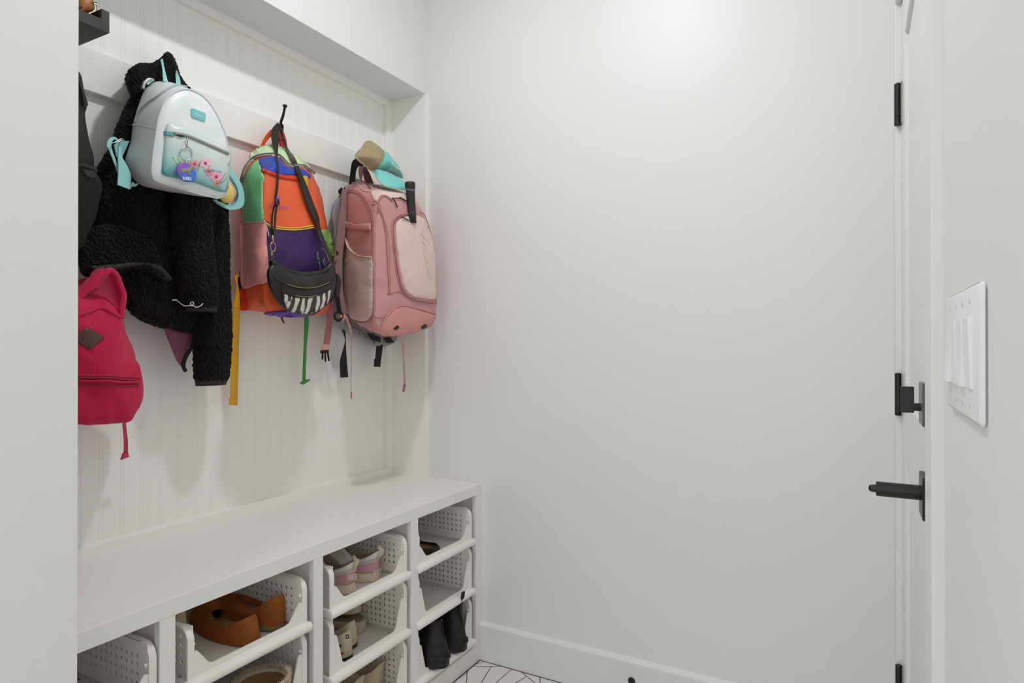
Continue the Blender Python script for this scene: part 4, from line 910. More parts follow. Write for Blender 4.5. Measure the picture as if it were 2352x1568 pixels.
# ---------------------------------------------------------------- trucker cap
cpx = thing('trucker_cap', 'trucker cap with tan mesh crown and turquoise front and brim above the dusty pink backpack', 'cap', PX(860, 350, -1.60))
M_tan = mat('tan_mesh', (178, 158, 124), 0.8, bump=0.8, bscale=330, kind='voronoi', var=0.14, vscale=40)
M_tq = fab('turquoise_twill', (122, 208, 202))
crown = z1([(238,352),(270,290),(330,212),(380,135),(420,98),(470,90),(520,98),(600,160),(690,238),(760,282),(850,392),(915,470),(965,545),(1010,630),(1040,715),(960,690),(850,640),(740,595),(625,570),(600,590),(545,600),(500,582),(430,530),(360,470),(290,410)])
vf = wobble(bag(P(crown, -1.505), P([(x*.5+.5*860-2, y*.55+.45*365) for x, y in crown], -1.60), [(1, .03, 0), (1, .6, 0), (1, 1, 0), (.8, 1.12, 0), (.55, 1.12, 0), (.3, 1.05, 0), (.1, 1.0, 0), (0, .985, .002), (0, .96, .005), (0, .91, .010), (0, .82, .017), (0, .7, .024), (0, .58, .030), (0, .45, .034), (0, .32, .037), (0, .2, .039), (0, .1, .040), (0, .02, .040)], 150), 0.003, 30, 2.0)
cpb = BVHTree.FromPolygons(*vf)
S1, S4 = P(z1([(705,235),(598,612)]), -1.485); nrm_ = V((0, S1.z-S4.z, -(S1.y-S4.y))).normalized()
def cut(keep):
    bm = bmesh.new(); vs = [bm.verts.new(p) for p in vf[0]]
    for q in vf[1]: bm.faces.new([vs[i] for i in q])
    bmesh.ops.bisect_plane(bm, geom=bm.verts[:]+bm.edges[:]+bm.faces[:], plane_co=S1, plane_no=nrm_, clear_outer=keep < 0, clear_inner=keep > 0)
    bm.verts.index_update(); out = [v.co.copy() for v in bm.verts], [tuple(v.index for v in f.verts) for f in bm.faces]; bm.free(); return out
mk('mesh_crown', *cut(-1), M_tan, cpx)
fp = mk('front_panel', *cut(1), M_tq, cpx); fpb = cpb
mk('lettering', *lettering(fpb, 'Bear', *z1([(800,590),(965,625),(835,480)]), off=0.001, bold=0.015), mat('white_embroidery', (212, 232, 228), 0.6), fp, smooth=False, recalc=False)
vf = patch(fpb, z1([(830,455),(870,450),(900,500),(940,520),(975,560),(950,560),(905,530),(860,490)]), 0.001, 0.0006, step=3); mk('embroidery', vf[0], vf[1], MATS['white_embroidery'], fp)
vf = seam(cpb, z1([(258,352),(310,410),(380,466),(445,520),(505,566),(560,580),(600,572)]), 0.004, 0.001, flat=.003); mk('sweatband', vf[0], vf[1], mat('tan_band', (186, 168, 138), 0.7), cpx)
top = z1([(548,602),(625,562),(740,598),(850,645),(960,695),(1050,770)]); low = z1([(560,610),(600,690),(680,790),(780,850),(950,888),(1078,890)])
R = []
n = 26; T = smooth_path(P(top, -1.475), n); Lw = smooth_path([PX(p[0], p[1], x) for p, x in zip(low, (-1.475, -1.44, -1.415, -1.40, -1.395, -1.40))], n)
for i in range(9):
    t = i/8; R.append([a.lerp(b, t)+V((0.012*math.sin(math.pi*t), 0, 0.006*math.sin(math.pi*t))) for a, b in zip(T, Lw)])
v, f = loft(R, False, False, False)
br = mk('brim', v, f, M_tq, cpx); so = br.modifiers.new('solid', 'SOLIDIFY'); so.thickness = 0.003; so.offset = -1
vf = tube(smooth_path(Lw, 50), 0.0018, 6); mk('brim_edge', vf[0], vf[1], mat('tan_underbrim', (190, 178, 150), 0.7), cpx)
# ---------------------------------------------------------------- corduroy backpack, low on the left
M_cord = mat('pink_corduroy', (202, 30, 74), 0.8, 0.2, bump=0.55, bscale=125, kind='wave_y', sheen=0.08, stretch=(1, 1, 0.12))
cd = thing('corduroy_backpack', 'bright pink corduroy backpack with leather diamond patch, partly behind the wall end', 'backpack', PX(230, 640, -1.60))
o_, s_ = (170,590), 3.267
front = Z([(-160,330),(-60,250),(60,330),(180,385),(260,410),(345,470),(370,560),(400,690),(430,745),(470,775),(498,820),(503,860),(497,905),(502,950),(495,1080),(445,1178),(375,1232),(150,1242),(0,1240),(-120,1200),(-170,1000),(-180,600)], o_, s_)
back = Z([(-180,330),(-60,180),(60,150),(180,120),(280,150),(345,300),(370,480),(410,690),(440,745),(465,775),(480,820),(485,860),(485,905),(485,950),(478,1080),(430,1160),(360,1200),(150,1210),(0,1210),(-130,1180),(-190,1000),(-200,600)], o_, s_)
vf = wobble(bag(P(front, -1.45), P(back, -1.60), prof(1.2, 1.2), 130), 0.009, 16, 6.0, 0.003, 50)
mk('pack_body', vf[0], vf[1], M_cord, cd); cdb = BVHTree.FromPolygons(*vf)
def dseam(pts, r, m, off=0.001, nm='seam'):
    vf = seam(cdb, Z(pts, o_, s_), r, off); return mk(nm, vf[0], vf[1], m, cd)
M_cdk = mat('dark_pink_tape', (152, 24, 58), 0.6)
dseam([(-40,902),(120,905),(250,906),(400,918),(492,922)], 0.0035, M_cdk, nm='zip'); dseam([(-40,885),(120,888),(250,889),(400,900),(492,905)], 0.003, M_cord, 0.003); dseam([(-40,925),(120,930),(250,930),(400,940),(490,940)], 0.003, M_cord, 0.003); dseam([(-40,958),(120,962),(250,962),(400,966),(488,962)], 0.002, M_cdk, 0.0005)
vf = patch(cdb, Z([(98,528),(165,567),(226,606),(165,652),(112,696),(45,650),(-20,610),(40,565)], o_, s_), 0.003, 0.004, sm=False, step=5); dm = mk('leather_patch', vf[0], vf[1], mat('brown_leather', (78, 48, 42), 0.4, bump=0.2, bscale=120), cd)
dmb = BVHTree.FromPolygons(*vf)
for x in (65, 135):
    vf = seam(dmb, Z([(x,590),(x+3,605),(x+6,622)], o_, s_), 0.0012, 0.0004); mk('stitch', vf[0], vf[1], mat('rust_thread', (120, 62, 46), 0.6), dm)
M_cin = mat('pink_nylon_inside', (206, 40, 100), 0.38, 0.5, bump=0.3, bscale=60)
vf = bag(P(Z([(-60,330),(60,330),(150,240),(210,150),(262,98),(318,135),(345,210),(368,285),(352,450),(300,420),(180,385),(60,420),(-60,450)], o_, s_), -1.475), P(Z([(-60,300),(60,290),(150,200),(210,130),(262,110),(310,145),(335,210),(355,285),(345,430),(300,410),(180,385),(60,400),(-60,430)], o_, s_), -1.55), prof(-1.4, 1), 80)
mk('pack_opening', vf[0], vf[1], M_cin, cd)
vf = strip(P(Z([(-60,430),(45,335),(110,270),(160,235),(210,160),(262,105)], o_, s_), -1.455), P(Z([(-60,250),(45,235),(100,180),(155,115),(205,95),(262,92)], o_, s_), -1.475), 0.006, 40); mk('top_flap', vf[0], vf[1], mat('pink_corduroy_plain', (190, 32, 76), 0.8, 0.2, bump=0.3, bscale=200, sheen=0.08), cd)
vf = tube(smooth_path(P(Z([(160,240),(205,170),(262,100),(318,138),(352,225),(372,285),(362,380),(350,455)], o_, s_), -1.46), 50), [0.004]*10+[0.007]*40, 10, flat=0.005); mk('top_hem', vf[0], vf[1], MATS['pink_corduroy_plain'], cd)
dseam([(-40,450),(60,425),(140,400),(185,387),(250,405),(345,458)], 0.004, MATS['pink_corduroy_plain'], 0.002)
vf = bbox(PX(269.5, 734, -1.452), PX(273.5, 740, -1.449), .0005); mk('label_tab', vf[0], vf[1], mat('white_tab', (216, 208, 204), 0.6), cd, smooth=False)
band('webbing_strap', Z([(364,1225),(368,1300),(376,1400),(374,1480)], o_, s_), Z([(388,1220),(398,1320),(406,1400),(405,1478)], o_, s_), [-1.58, -1.61, -1.64], 0.002, mat('pink_webbing', (198, 52, 88), 0.6), cd)
band('strap_end', Z([(372,1470),(356,1522)], o_, s_), Z([(408,1468),(414,1500)], o_, s_), -1.635, 0.005, MATS['pink_webbing'], cd)
# ---------------------------------------------------------------- black bag beside the wall end
M_twill = mat('black_twill', (44, 41, 40), 0.8, 0.3, bump=1.0, bscale=150, kind='wave_y', stretch=(1, 1, 0.6))
M_blk = mat('black_canvas', (42, 38, 37), 0.8, bump=0.2, bscale=400)
bx = thing('black_backpack', 'black twill backpack hanging at the wall end, mostly hidden', 'backpack', PX(190, 250, -1.60))
o_, s_ = (170,150), 3.2
out = Z([(-150,740),(45,742),(150,745),(160,785),(190,848),(197,900),(193,960),(165,1080),(120,1200),(80,1265),(40,1345),(-150,1345)], o_, s_)
vf = wobble(bag(P(out, -1.50), P(out, -1.60), prof(.8, 1), 90), 0.004, 20, 4.0); mk('pack_body', vf[0], vf[1], M_twill, bx); bxb = BVHTree.FromPolygons(*vf)
vf = bag(P(Z([(-100,55),(36,50),(70,180),(95,290),(78,365),(105,540),(138,742),(-100,742)], o_, s_), -1.55), P(Z([(-100,55),(36,55),(68,185),(90,290),(76,365),(100,540),(130,742),(-100,742)], o_, s_), -1.60), prof(.6, 1), 70); mk('upper_part', vf[0], vf[1], M_blk, bx)
band('strap', Z([(38,52),(75,190),(106,292)], o_, s_), Z([(20,60),(60,200),(75,296)], o_, s_), -1.53, 0.006, M_blk, bx)
vf = patch(bxb, Z([(55,765),(150,780),(158,832),(90,825)], o_, s_), 0.003, 0.004, sm=False, step=4); mk('front_tab', vf[0], vf[1], M_blk, bx)
vf = seam(bxb, Z([(20,742),(100,752),(155,775)], o_, s_), 0.006, 0.001); mk('top_rim', vf[0], vf[1], M_blk, bx)
# ---------------------------------------------------------------- dark wall tray and the leather pouch on it
M_drk = mat('dark_stain', (50, 46, 45), 0.55, 0.5, var=0.2, vscale=25, stretch=(1, 0.2, 1))
XT = -1.545
e = PX(251.5, 76.5, XT); z0 = e.z; y1 = e.y; zt = PX(252.6, 28.3, XT).z; zl = PX(232.7, 42.8, XT).z; y0 = PX(233, 19, XT).y
tr = thing('wall_tray', 'dark-stained wooden wall tray at the top of the niche with raised end', 'tray', (XT, y1, z0))
mk('tray_bottom', *bbox((XP+0.016, 0.66, z0), (XT-0.016, y0, z0+0.014), .0005), M_drk, tr, smooth=False)
mk('front_board', *bbox((XT-0.016, 0.66, z0), (XT, y0, zl), .0005), M_drk, tr, smooth=False)
mk('end_board', *bbox((XP+0.001, y0, z0), (XT, y1, zt), .0005), M_drk, tr, smooth=False)
mk('back_board', *bbox((XP+0.001, 0.66, z0), (XP+0.016, y0, zt), .0005), M_drk, tr, smooth=False)
lp = thing('leather_pouch', 'tan leather pouch with dark cord standing in the dark wall tray', 'pouch', (XT-0.05, 0.76, z0+0.015))
o_, s_ = (170,0), 13.07
vf = bag(P(Z([(100,-60),(540,-60),(560,80),(600,300),(420,385),(300,390),(100,390)], o_, s_), XT-0.035), P(Z([(100,-60),(540,-60),(560,80),(600,300),(420,385),(300,390),(100,390)], o_, s_), XT-0.09), prof(.6, 1), 60); mk('pouch_body', vf[0], vf[1], mat('tan_leather', (158, 98, 48), 0.5, bump=0.2, bscale=90), lp)
vf = tube(smooth_path(P(Z([(150,235),(350,165),(520,100),(680,90)], o_, s_), XT-0.026), 20), 0.0022, 8); mk('cord', vf[0], vf[1], mat('dark_cord', (48, 34, 26), 0.6), lp)
vf = tube(smooth_path(P(Z([(590,110),(640,120),(700,150),(690,300),(705,420)], o_, s_), XT-0.022), 20), 0.0025, 8, flat=0.0014); mk('key', vf[0], vf[1], M_silver, lp)
# ================================================================= SHOES
def foot(L, W, n=72, toe=0.5, heel=0.5, skew=0.0):
    """plan outline of a sole: heel at the origin, toe towards +x"""
    pts = []
    for i in range(n):
        a = 2*math.pi*i/n; c, s = math.cos(a), math.sin(a)
        x = L*(0.5-0.5*c); t = x/L
        w = W*(0.40+0.115*math.sin(math.pi*(t-0.05)*1.15)+0.06*t)*abs(s)**(heel if t < .5 else toe)
        pts.append(V((x, (w if s > 0 else -w)+skew*t*t*L*.1, 0)))
    return pts
def ringz(pts, z, sc=1.0, c=None, dz=None):
    c = c or sum(pts, V())/len(pts)
    return [V((c.x+(p.x-c.x)*sc, c.y+(p.y-c.y)*sc, z+(dz(p) if dz else 0))) for p in pts]
def opening(n, x0, x1, w, zf, skew=0.0):
    """the edge of a shoe's opening; zf gives the height along it"""
    pts = []
    for i in range(n):
        a = 2*math.pi*i/n; t = 0.5-0.5*math.cos(a); x = x0+(x1-x0)*t
        ww = w*abs(math.sin(a))**0.75*(1-0.25*t); y = ww if math.sin(a) > 0 else -ww
        pts.append(V((x, y, zf(t))))
    return pts
def upper(Pl, z0, T, bulge=1.0, q=2.0, k=12, lean=1.0):
    """rings from the sole edge Pl (at height z0) up to the opening T"""
    rings = []
    for i in range(k+1):
        t = i/k; r = []
        for p, o in zip(Pl, T):
            s = t**(1.6*lean); xy = p.lerp(o, s); z = z0+(o.z-z0)*(1-(1-t)**q)
            r.append(V((xy.x, xy.y, z)))
        rings.append(r)
    return rings
def put(vf, M): return [M @ V(p) for p in vf[0]], vf[1]
def pose(p, deg, tilt=0.0, roll=0.0):
    """heel at p, toe pointing deg (0 = into the cubby, towards -X; positive turns it to -Y)"""
    return Matrix.Translation(p) @ Matrix.Rotation(math.pi+math.radians(deg), 4, 'Z') @ Matrix.Rotation(math.radians(tilt), 4, 'Y') @ Matrix.Rotation(math.radians(roll), 4, 'X')
def low_shoe(name, label, group, M, L, W, m_up, m_sole, m_in, sole_h=0.012, heel_h=0.05, side_h=0.042, throat_h=0.055, x0=0.012, x1=None, ow=None, heel_lift=0.0, cat='shoe', toe=0.5):
    t = thing(name, label, cat, M.translation, group)
    Pl = foot(L, W, toe=toe); n = len(Pl); x1 = x1 or L*.62; ow = ow or W*.34
    zf = lambda s: (heel_h+(side_h-heel_h)*math.sin(math.pi*min(s, .55)/1.1)) if s < .55 else side_h+(throat_h-side_h)*((s-.55)/.45)
    T = opening(n, x0, x1, ow, zf)
    sole = loft([ringz(Pl, 0.0, .97), ringz(Pl, 0.002, 1.0), ringz(Pl, sole_h*.9, 1.005), ringz(Pl, sole_h, .985)])
    mk('sole', *put(sole, M), m_sole, t, angle=60)
    R = upper(ringz(Pl, 0, .985), sole_h-.001, T)
    inner = [[V((p.x*.985+.004, p.y*.95, p.z-.001)) for p in T], [V((p.x*.96+.006, p.y*.97, sole_h+(p.z-sole_h)*.55)) for p in T]]
    vf = loft(R+inner, True, False, False); uo = mk('upper', *put(vf, M), m_up, t)
    ub = BVHTree.FromPolygons(*put(vf, M))
    ins = ringz(foot(L, W), sole_h+.004, .90); vi = loft([ringz(ins, sole_h+.001, 1), ins], True, True, True); mk('insole', *put(vi, M), m_in, t)
    vf = tube([p for p in T], 0.0013, 6, True); mk('top_binding', *put(vf, M), m_up, t)
    return t, ub, uo
M_sue = mat('tan_suede', (170, 100, 46), 0.85, 0.2, var=0.22, vscale=26, bump=0.3, bscale=500)
M_inso = mat('pale_insole', (190, 152, 122), 0.7, var=0.1, vscale=60)
M_gum = mat('olive_rubber', (122, 112, 80), 0.7)
M_cream = mat('cream_canvas', (214, 202, 174), 0.85, var=0.12, vscale=60, bump=0.3, bscale=700)
M_beige = mat('beige_foam', (186, 172, 142), 0.7, bump=0.1, bscale=300)
M_dark = mat('dark_brown_leather', (44, 33, 26), 0.5)
fl2 = Z1+0.0062
# --- brown suede loafers in the shallow basket
h = V((-1.306, 1.068, fl2+.004))
low_shoe('suede_loafer', 'brown suede loafer with pale insole showing, nearer of the pair', 'brown suede loafers', pose(h, -8, roll=-5), 0.275, 0.098, M_sue, M_sue, M_inso, heel_h=0.066, side_h=0.036, throat_h=0.062, sole_h=0.008, x1=.185, ow=.037)
h = V((-1.314, 1.158, fl2))
low_shoe('suede_loafer', 'brown suede loafer with olive sole, farther of the pair', 'brown suede loafers', pose(h, 2, roll=6), 0.27, 0.088, M_sue, M_gum, M_inso, heel_h=0.086, side_h=0.046, throat_h=0.058, sole_h=0.013, x1=.17, ow=.03)
h = V((-1.47, C2+.105, fl2)); low_shoe('dark_flat', 'dark brown shoe behind the suede loafers, almost hidden', None, pose(h, 6), 0.13, 0.07, M_dark, M_dark, M_dark)
M_bf = mat('beige_fleece', (176, 156, 122), .95, bump=.8, bscale=200, kind='voronoi')
low_shoe('fleece_slipper', 'beige fleece slipper behind the left side of the loafer basket', None, pose(V((-1.372, C2-0.108, fl2)), -2), .19, .068, M_bf, M_gum, M_bf, heel_h=.122, side_h=.112, throat_h=.118, sole_h=.014, x1=.11, ow=.030, cat='slipper')
# --- brown fleece-lined boot in the basket below
fb = Z2+0.0062
bt_ = thing('fleece_lined_boot', 'brown suede boot with pale fleece lining in the lower basket', 'boot', V((-1.30, C2, fb)))
ctr = PZ(602, 1572, Z2+.105); ctr.z = 0
def ell(c, rx, ry, z, n=72, dz=0.0): return [V((c.x+rx*math.cos(2*math.pi*i/n), c.y+ry*math.sin(2*math.pi*i/n), z+dz*math.cos(2*math.pi*i/n))) for i in range(n)]
zt_ = Z2+.120
def boot_rings(c, rx, ry, k=1.0):
    F_ = [V((c.x+.062-p.x, c.y-p.y, 0)) for p in foot(.25, .105)]
    e = lambda x, y, z: [V((c.x+x*math.cos(2*math.pi*i/72), c.y+y*math.sin(-2*math.pi*i/72), z)) for i in range(72)]
    f = lambda sc, z: ringz(F_, z, sc)
    mid = [p.lerp(q, .45) for p, q in zip(f(.97, fb+.05), e(rx, ry, fb+.085))]
    return [f(.95, fb), f(1.0, fb+.004), f(1.0, fb+.018), f(.97, fb+.03), mid, e(rx, ry*.97, zt_-.03), e(rx, ry, zt_-.006), e(rx-.006, ry-.006, zt_-.006), e(rx*.8, ry*.8, fb+.06), e(rx*.7, ry*.7, fb+.02)]
vf = loft(boot_rings(ctr, .066, .068), True, True, True)
mk('shaft', *vf, mat('boot_suede', (132, 74, 36), .85, .2, var=.2, vscale=30), bt_)
vf = loft([ell(ctr, .0665, .0685, zt_-.012), ell(ctr, .065, .067, zt_+.003), ell(ctr, .058, .060, zt_+.004), ell(ctr, .054, .056, zt_-.012)], True, False, False)
fo = mk('fleece_trim', *vf, mat('pale_fleece', (196, 182, 158), .95, bump=.9, bscale=300, kind='voronoi'), bt_)
ps = fo.modifiers.new('fleece', 'PARTICLE_SYSTEM').particle_system.settings if False else None
random.seed(3); mbf = MB()
for i in range(2600):
    a = random.random()*2*math.pi; k = .83+.17*random.random(); b0 = V((ctr.x+.0665*k*math.cos(a), ctr.y+.0685*k*math.sin(a), zt_-.006+.009*random.random()))
    d = V((math.cos(a)*(k-.88)*9+random.uniform(-.5, .5), math.sin(a)*(k-.88)*9+random.uniform(-.5, .5), .75)).normalized()*random.uniform(.003, .0058)
    e1 = b0+d*.6+V((random.uniform(-.001, .001), random.uniform(-.001, .001), 0)); mbf.add(tube([b0, e1, b0+d], [.0006, .0005, .0002], 3))
tag(mbf.build('fleece_pile', MATS['pale_fleece'], bt_), kind='stuff')
vf = loft([ell(ctr, .0585, .0605, zt_-.004), ell(ctr, .053, .054, fb+.07), ell(ctr, .045, .045, fb+.02)], True, False, True); mk('lining', *vf, mat('tan_lining', (150, 112, 70), .95, bump=.6, bscale=200), bt_)
# the second boot of the pair, beside it
bs_ = V((-1.365, ctr.y-.118, 0))
b2 = thing('fleece_lined_boot', 'brown suede boot tucked behind the fleece-lined boot, only its side showing', 'boot', V((-1.36, C2-.1, fb)))
zt_ -= .012; vf = loft(boot_rings(bs_, .060, .046), True, True, True); mk('shaft', *vf, MATS['boot_suede'], b2)
# --- pink and white sneakers
M_sw = mat('sneaker_white', (232, 226, 220), .55, var=.06, vscale=40); M_sp = mat('sneaker_pink', (204, 156, 164), .45); M_mid = mat('sneaker_midsole', (222, 208, 184), .6); M_li = mat('sneaker_lining', (156, 144, 128), .9)
def sneaker(label, h, deg, hx):
    M = pose(h, deg); t = thing('sneaker', label, 'sneaker', h, 'pink and white sneakers in the shallow basket')
    L, W = 0.255, 0.094; Pl = foot(L, W); n = len(Pl)
    so = loft([ringz(Pl, 0, .95), ringz(Pl, .003, 1.0), ringz(Pl, .014, 1.0), ringz(Pl, .016, .985), ringz(Pl, .028, .985), ringz(Pl, .031, .955)]); mk('midsole', *put(so, M), M_mid, t, angle=50)
    zf = lambda s: .096-.030*math.sin(math.pi*min(s, .5)) if s < .5 else .066+.05*((s-.5)/.5)
    T = opening(n, -.006, L*.55, W*.30, zf); R = upper(ringz(Pl, 0, .965), .029, T, q=1.6, k=14, lean=.8)
    inner = [[V((p.x*.96+.008, p.y*.86, p.z+.002)) for p in T], [V((p.x*.92+.012, p.y*.84, p.z*.6)) for p in T], [V((p.x*.9+.014, p.y*.8, .035)) for p in T]]
    vf = loft(R, True, False, False); uo = mk('upper', *put(vf, M), M_sw, t); W3 = put(vf, M); ub = BVHTree.FromPolygons(*W3)
    v2 = loft([R[-1]]+inner, True, False, True); mk('lining', *put(v2, M), M_li, t)
    # pink heel counter: the lower rings round the heel
    idx = [i for i in range(-17, 18)]
    rr_ = [[R[k][i % n]+(R[k][i % n]-V((L*.4, 0, R[k][i % n].z))).normalized()*.0022 for i in idx] for k in range(0, 6)]
    hc = loft(rr_, False, False, False); ho = mk('heel_counter', *put(hc, M), M_sp, t); s_o = ho.modifiers.new('solid', 'SOLIDIFY'); s_o.thickness = .002; s_o.offset = -1
    hb = BVHTree.FromPolygons(*put(hc, M))
    rr_ = [[R[k][i % n]+(R[k][i % n]-V((L*.4, 0, R[k][i % n].z))).normalized()*.004 for i in idx] for k in (5, 6, 7)]
    hc2 = loft(rr_, False, False, False); o = mk('overlay', *put(hc2, M), mat('sneaker_overlay', (196, 184, 174), .5), t)
    tb = tube([M @ V(p) for p in ((.004, 0, .070), (-.010, 0, .090), (-.016, 0, .104), (-.008, 0, .109), (.002, 0, .102))], .009, 10, flat=.003, up=None); mk('heel_tab', *tb, M_mid, t)
    lace = mat('lace', (196, 186, 160), .8)
    for j in range(4):
        x = L*(.56+.05*j); z = .112-.014*j; vf = tube([M @ V((x, -.024, z-.008)), M @ V((x+.005, 0, z+.003)), M @ V((x, .024, z-.008))], .0026, 8, flat=.0016); mk('lace', *vf, lace, t)
    return t, hb, M
s1, hb1, M1 = sneaker('pink and white sneaker on the nearer side of its pair', V((-1.322, 1.433, fl2)), 2, None)
s2, hb2, M2 = sneaker('pink and white sneaker on the farther side of its pair, toe turned in', V((-1.324, 1.546, fl2)), 10, None)
o_, s_ = (730,1200), 7.126
mk('lettering', *lettering(hb1, 'NIKE', *Z([(485,950),(625,935),(497,845)], o_, s_), off=.0012, bold=.03), mat('white_lettering', (232, 226, 224), .5), s1, smooth=False, recalc=False)
mk('lettering', *lettering(hb2, 'NIKE', *Z([(892,870),(1020,850),(915,765)], o_, s_), off=.0012, bold=.03), MATS['white_lettering'], s2, smooth=False, recalc=False)
vf = tube(smooth_path(P(Z([(385,440),(410,500),(440,560),(470,545),(540,480),(600,435),(640,480),(560,520),(470,550)], o_, s_), -1.42), 50), .0016, 6); mk('lace_loop', *vf, MATS['lace'], s2)
# --- cream canvas slip-ons and beige platform sandals in the middle basket
fm = Z2+.0062; M_bs = mat('black_rubber', (34, 32, 30), .6)
def canvas(label, h, deg, roll=0):
    M = pose(h, deg, roll=roll); t, ub, uo = low_shoe('canvas_shoe', label, 'cream canvas shoes in the middle basket', M, .24, .088, M_cream, M_bs, mat('brown_insole', (78, 48, 30), .8), sole_h=.012, heel_h=.080, side_h=.046, throat_h=.062, cat='shoe', ow=.036)
    return t, ub
q1 = PX(796, 1508, -1.285)
c1, cb1 = canvas('cream canvas shoe with black sole and tiny heel label, nearer of the pair', V((-1.308, 1.403, fm)), -4)
c2, cb2 = canvas('cream canvas shoe behind its twin against the left side of the basket', V((-1.345, 1.468, fm)), 6)
o_, s_ = (730,1370), 7.917
def lab(bv, t, pts, sc):
    vf = patch(bv, Z(pts, o_, s_), .0012, .001, sm=False, step=2); a = mk('heel_label', *vf, mat('black_print', (30, 28, 27), .6), t); ab = BVHTree.FromPolygons(*vf)
    c = (sum(p[0] for p in pts)/4, sum(p[1] for p in pts)/4); vf = patch(ab, Z([(c[0]+(p[0]-c[0])*.5, c[1]+(p[1]-c[1])*.5) for p in pts], o_, s_), .0006, .0005, sm=False, step=2); mk('label_mark', *vf, mat('white_mark', (214, 206, 190), .6), a)
lab(cb1, c1, [(500,695),(555,680),(570,745),(515,768)], .5); 
vf = patch(cb1, Z([(420,1005),(440,1020),(460,995),(470,1020),(455,1050),(430,1055)], o_, s_), .0010, .0006, step=2); mk('printed_heart', *vf, mat('red_print', (176, 40, 34), .6), c1)
vf = patch(cb1, Z([(390,865),(420,875),(430,905),(405,915)], o_, s_), .0010, .0006, step=2); mk('printed_mark', *vf, MATS['black_print'], c1)
def sandal(label, h, deg, tilt, z, roll=0):
    M = pose(h, deg, tilt, roll); t = thing('platform_sandal', label, 'sandal', h, 'beige platform sandals'); Pl = foot(.235, .085)
    vf = loft([ringz(Pl, 0, .96), ringz(Pl, .004, 1.0)]+[ringz(Pl, .008+.006*i, 1.0-.012*(i % 2)) for i in range(5)]+[ringz(Pl, .036, .99), ringz(Pl, .0365, .93)]); mk('platform', *put(vf, M), mat('cream_platform', (206, 194, 164), .75, bump=.3, bscale=300), t, angle=60)
    vf = loft([ringz(Pl, .0366, .93), ringz(Pl, .0385, .92), ringz(Pl, .0385, .5), ringz(Pl, .0385, .05)]); mk('footbed', *put(vf, M), mat('grey_footbed', (142, 130, 112), .7, bump=.5, bscale=90), t)
    for x in (.13, .18):
        vf = tube([M @ V((x, -.042, .03)), M @ V((x, -.030, .050)), M @ V((x, 0, .056)), M @ V((x, .030, .050)), M @ V((x, .042, .03))], .010, 10, flat=.003, up=None); mk('strap', *vf, M_beige, t)
sandal('beige platform sandal flat on the basket floor', V((-1.395, 1.562, fm)), 3, 0, 0)
sandal('beige platform sandal stacked on top of the other', V((-1.415, 1.562, fm+.058)), 6, 0, 0)
# --- beige moulded clogs in the lowest basket of that stack
fc_ = Z3+.0062
M_clog = mat('clog_foam', (196, 180, 150), .6, bump=.08, bscale=200)
def clog(label, h, deg, roll=0):
    M = pose(h, deg, roll=roll); t = thing('foam_clog', label, 'clog', h, 'beige moulded clogs in the lowest basket'); L, W = .25, .10; Pl = foot(L, W); n = len(Pl)
    vf = loft([ringz(Pl, 0, .95), ringz(Pl, .005, 1.0), ringz(Pl, .03, 1.02), ringz(Pl, .034, .98)]); mk('sole', *put(vf, M), M_clog, t)
    zf = lambda s: .106-.045*math.sin(math.pi*min(s, .5)) if s < .5 else .060+.035*((s-.5)/.5)
    T = opening(n, -.004, L*.52, W*.36, zf); R = upper(ringz(Pl, 0, .985), .032, T, q=1.7, k=12)
    inner = [[V((p.x*.95+.008, p.y*.90, p.z+.001)) for p in T], [V((p.x*.92+.01, p.y*.88, p.z*.55)) for p in T], [V((p.x*.9+.012, p.y*.84, .038)) for p in T]]
    vf = loft(R+inner, True, False, True); mk('clog_upper', *put(vf, M), M_clog, t)
    vf = tube(T, .003, 8, True); mk('rim', *put(vf, M), M_clog, t)
    for s in (-1, 1):
        vf = lathe([(.0001, 0), (.008, .0005), (.009, .003), (.0001, .0045)], 16, (0, 0, 0), 'y'); Mr = M @ Matrix.Translation((L*.5, s*W*.40, .07)); mk('rivet', *put(vf, Mr), mat('dark_rivet', (92, 84, 70), .5), t)
clog('beige foam clog with its heel to the front, nearer of the two', V((-1.325, 1.470, fc_)), 4)
clog('beige foam clog leaning behind the other', V((-1.325, 1.560, fc_)), 10, 8)
# --- dark loafer in the top basket of the far cubby
h = V((-1.306, 1.852, fl2)); low_shoe('dark_loafer', 'dark brown loafer with tan insole alone in the top basket of the far cubby', None, pose(h, 4, roll=-4), .24, .088, M_dark, M_dark, mat('tan_insole', (122, 96, 58), .6), heel_h=.024, side_h=.018, throat_h=.05, sole_h=.008, ow=.038)
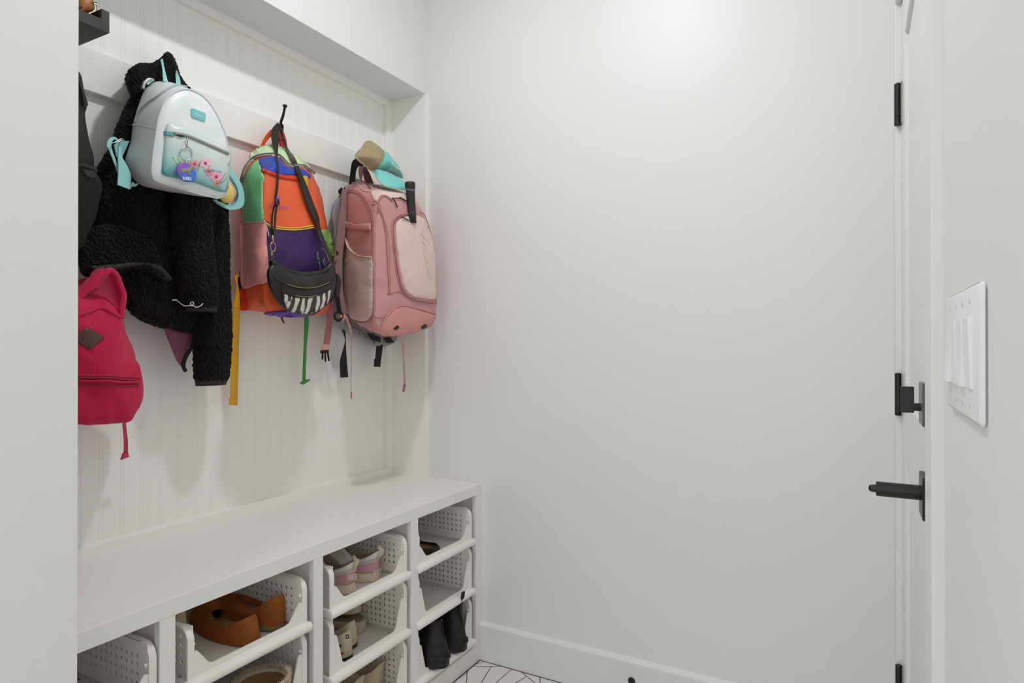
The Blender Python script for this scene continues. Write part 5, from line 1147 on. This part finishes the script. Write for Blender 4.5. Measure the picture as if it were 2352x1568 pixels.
# --- black rain boots, heels out over the front rail
M_rb = mat('black_rain_rubber', (26, 25, 24), .5, .4, bump=.15, bscale=80)
def rain_boot(label, heel_px, top_px, deg, X, pull):
    hp = PZ(heel_px[0], heel_px[1], 0.108); hp.y += .030; H = .152
    t = thing('rain_boot', label, 'boot', hp, 'black ankle rain boots'); M = pose(hp, deg, 4, 5); L = .225
    Pl = foot(L, .088); n = len(Pl)
    so = loft([ringz(Pl, 0, .93), ringz(Pl, .003, .96), ringz(Pl, .024, .97), ringz(Pl, .026, 1.0), ringz(Pl, .034, 1.015), ringz(Pl, .037, .985)]); mk('sole', *put(so, M), M_rb, t, angle=50)
    def shaft(z, x0, x1, w): return [V((x0+(x1-x0)*(.5-.5*math.cos(2*math.pi*i/n)), w*math.sin(2*math.pi*i/n), z)) for i in range(n)]
    hgt = H
    seq = [(ringz(Pl, .036, .965), 0), (None, .3), (None, .5), (None, .7), (None, .88), (None, 1.0)]
    S = [ringz(Pl, .036, .965), shaft(.036+(hgt-.036)*.22, .006, L*.86, .040), shaft(.036+(hgt-.036)*.42, .012, L*.56, .034), shaft(.036+(hgt-.036)*.62, .022, L*.46, .028), shaft(.036+(hgt-.036)*.82, .026, L*.44, .025), shaft(hgt-.004, .025, L*.45, .026), shaft(hgt, .026, L*.445, .0255), shaft(hgt-.002, .030, L*.43, .022), shaft(hgt*.6, .032, L*.42, .021), shaft(.05, .02, L*.5, .025)]
    rings = []
    for a, b in zip(S, S[1:]):
        for k in range(5): rings.append([p.lerp(q, (k/5)) for p, q in zip(a, b)])
    rings.append(S[-1]); vf = loft(rings, True, False, True); mk('boot_shaft', *put(vf, M), M_rb, t)
    vf = tube(shaft(hgt-.006, .0245, L*.452, .0265), .0022, 8, True); mk('top_rim', *put(vf, M), M_rb, t)
    vf = tube(ringz(Pl, .040, .99), .0018, 6, True); mk('welt', *put(vf, M), M_rb, t)
    vf = tube([M @ V((.006+.02*u, 0, .045+(hgt-.05)*u)) for u in [i/12 for i in range(13)]], .003, 6, flat=.0015); mk('back_seam', *vf, M_rb, t)
    if pull:
        pl_ = [(.0225, hgt-.035), (.0195, hgt), (.0125, hgt+.02), (.0080, hgt+.049), (.0125, hgt+.051), (.0165, hgt+.02), (.0235, hgt), (.0260, hgt-.035)]
        vf = prism(pl_, 'y', -.0105, .0105); mk('pull_tab', *put(vf, M), M_web, t, smooth=False)
rain_boot('black ankle rain boot nearer the camera, heel out over the basket rail', (1020, 1541), (1010, 1412), 6, 0, False)
rain_boot('black ankle rain boot with its pull tab standing up, standing nearest the back wall', (1062, 1503), (1053, 1392), 6, 0, True)
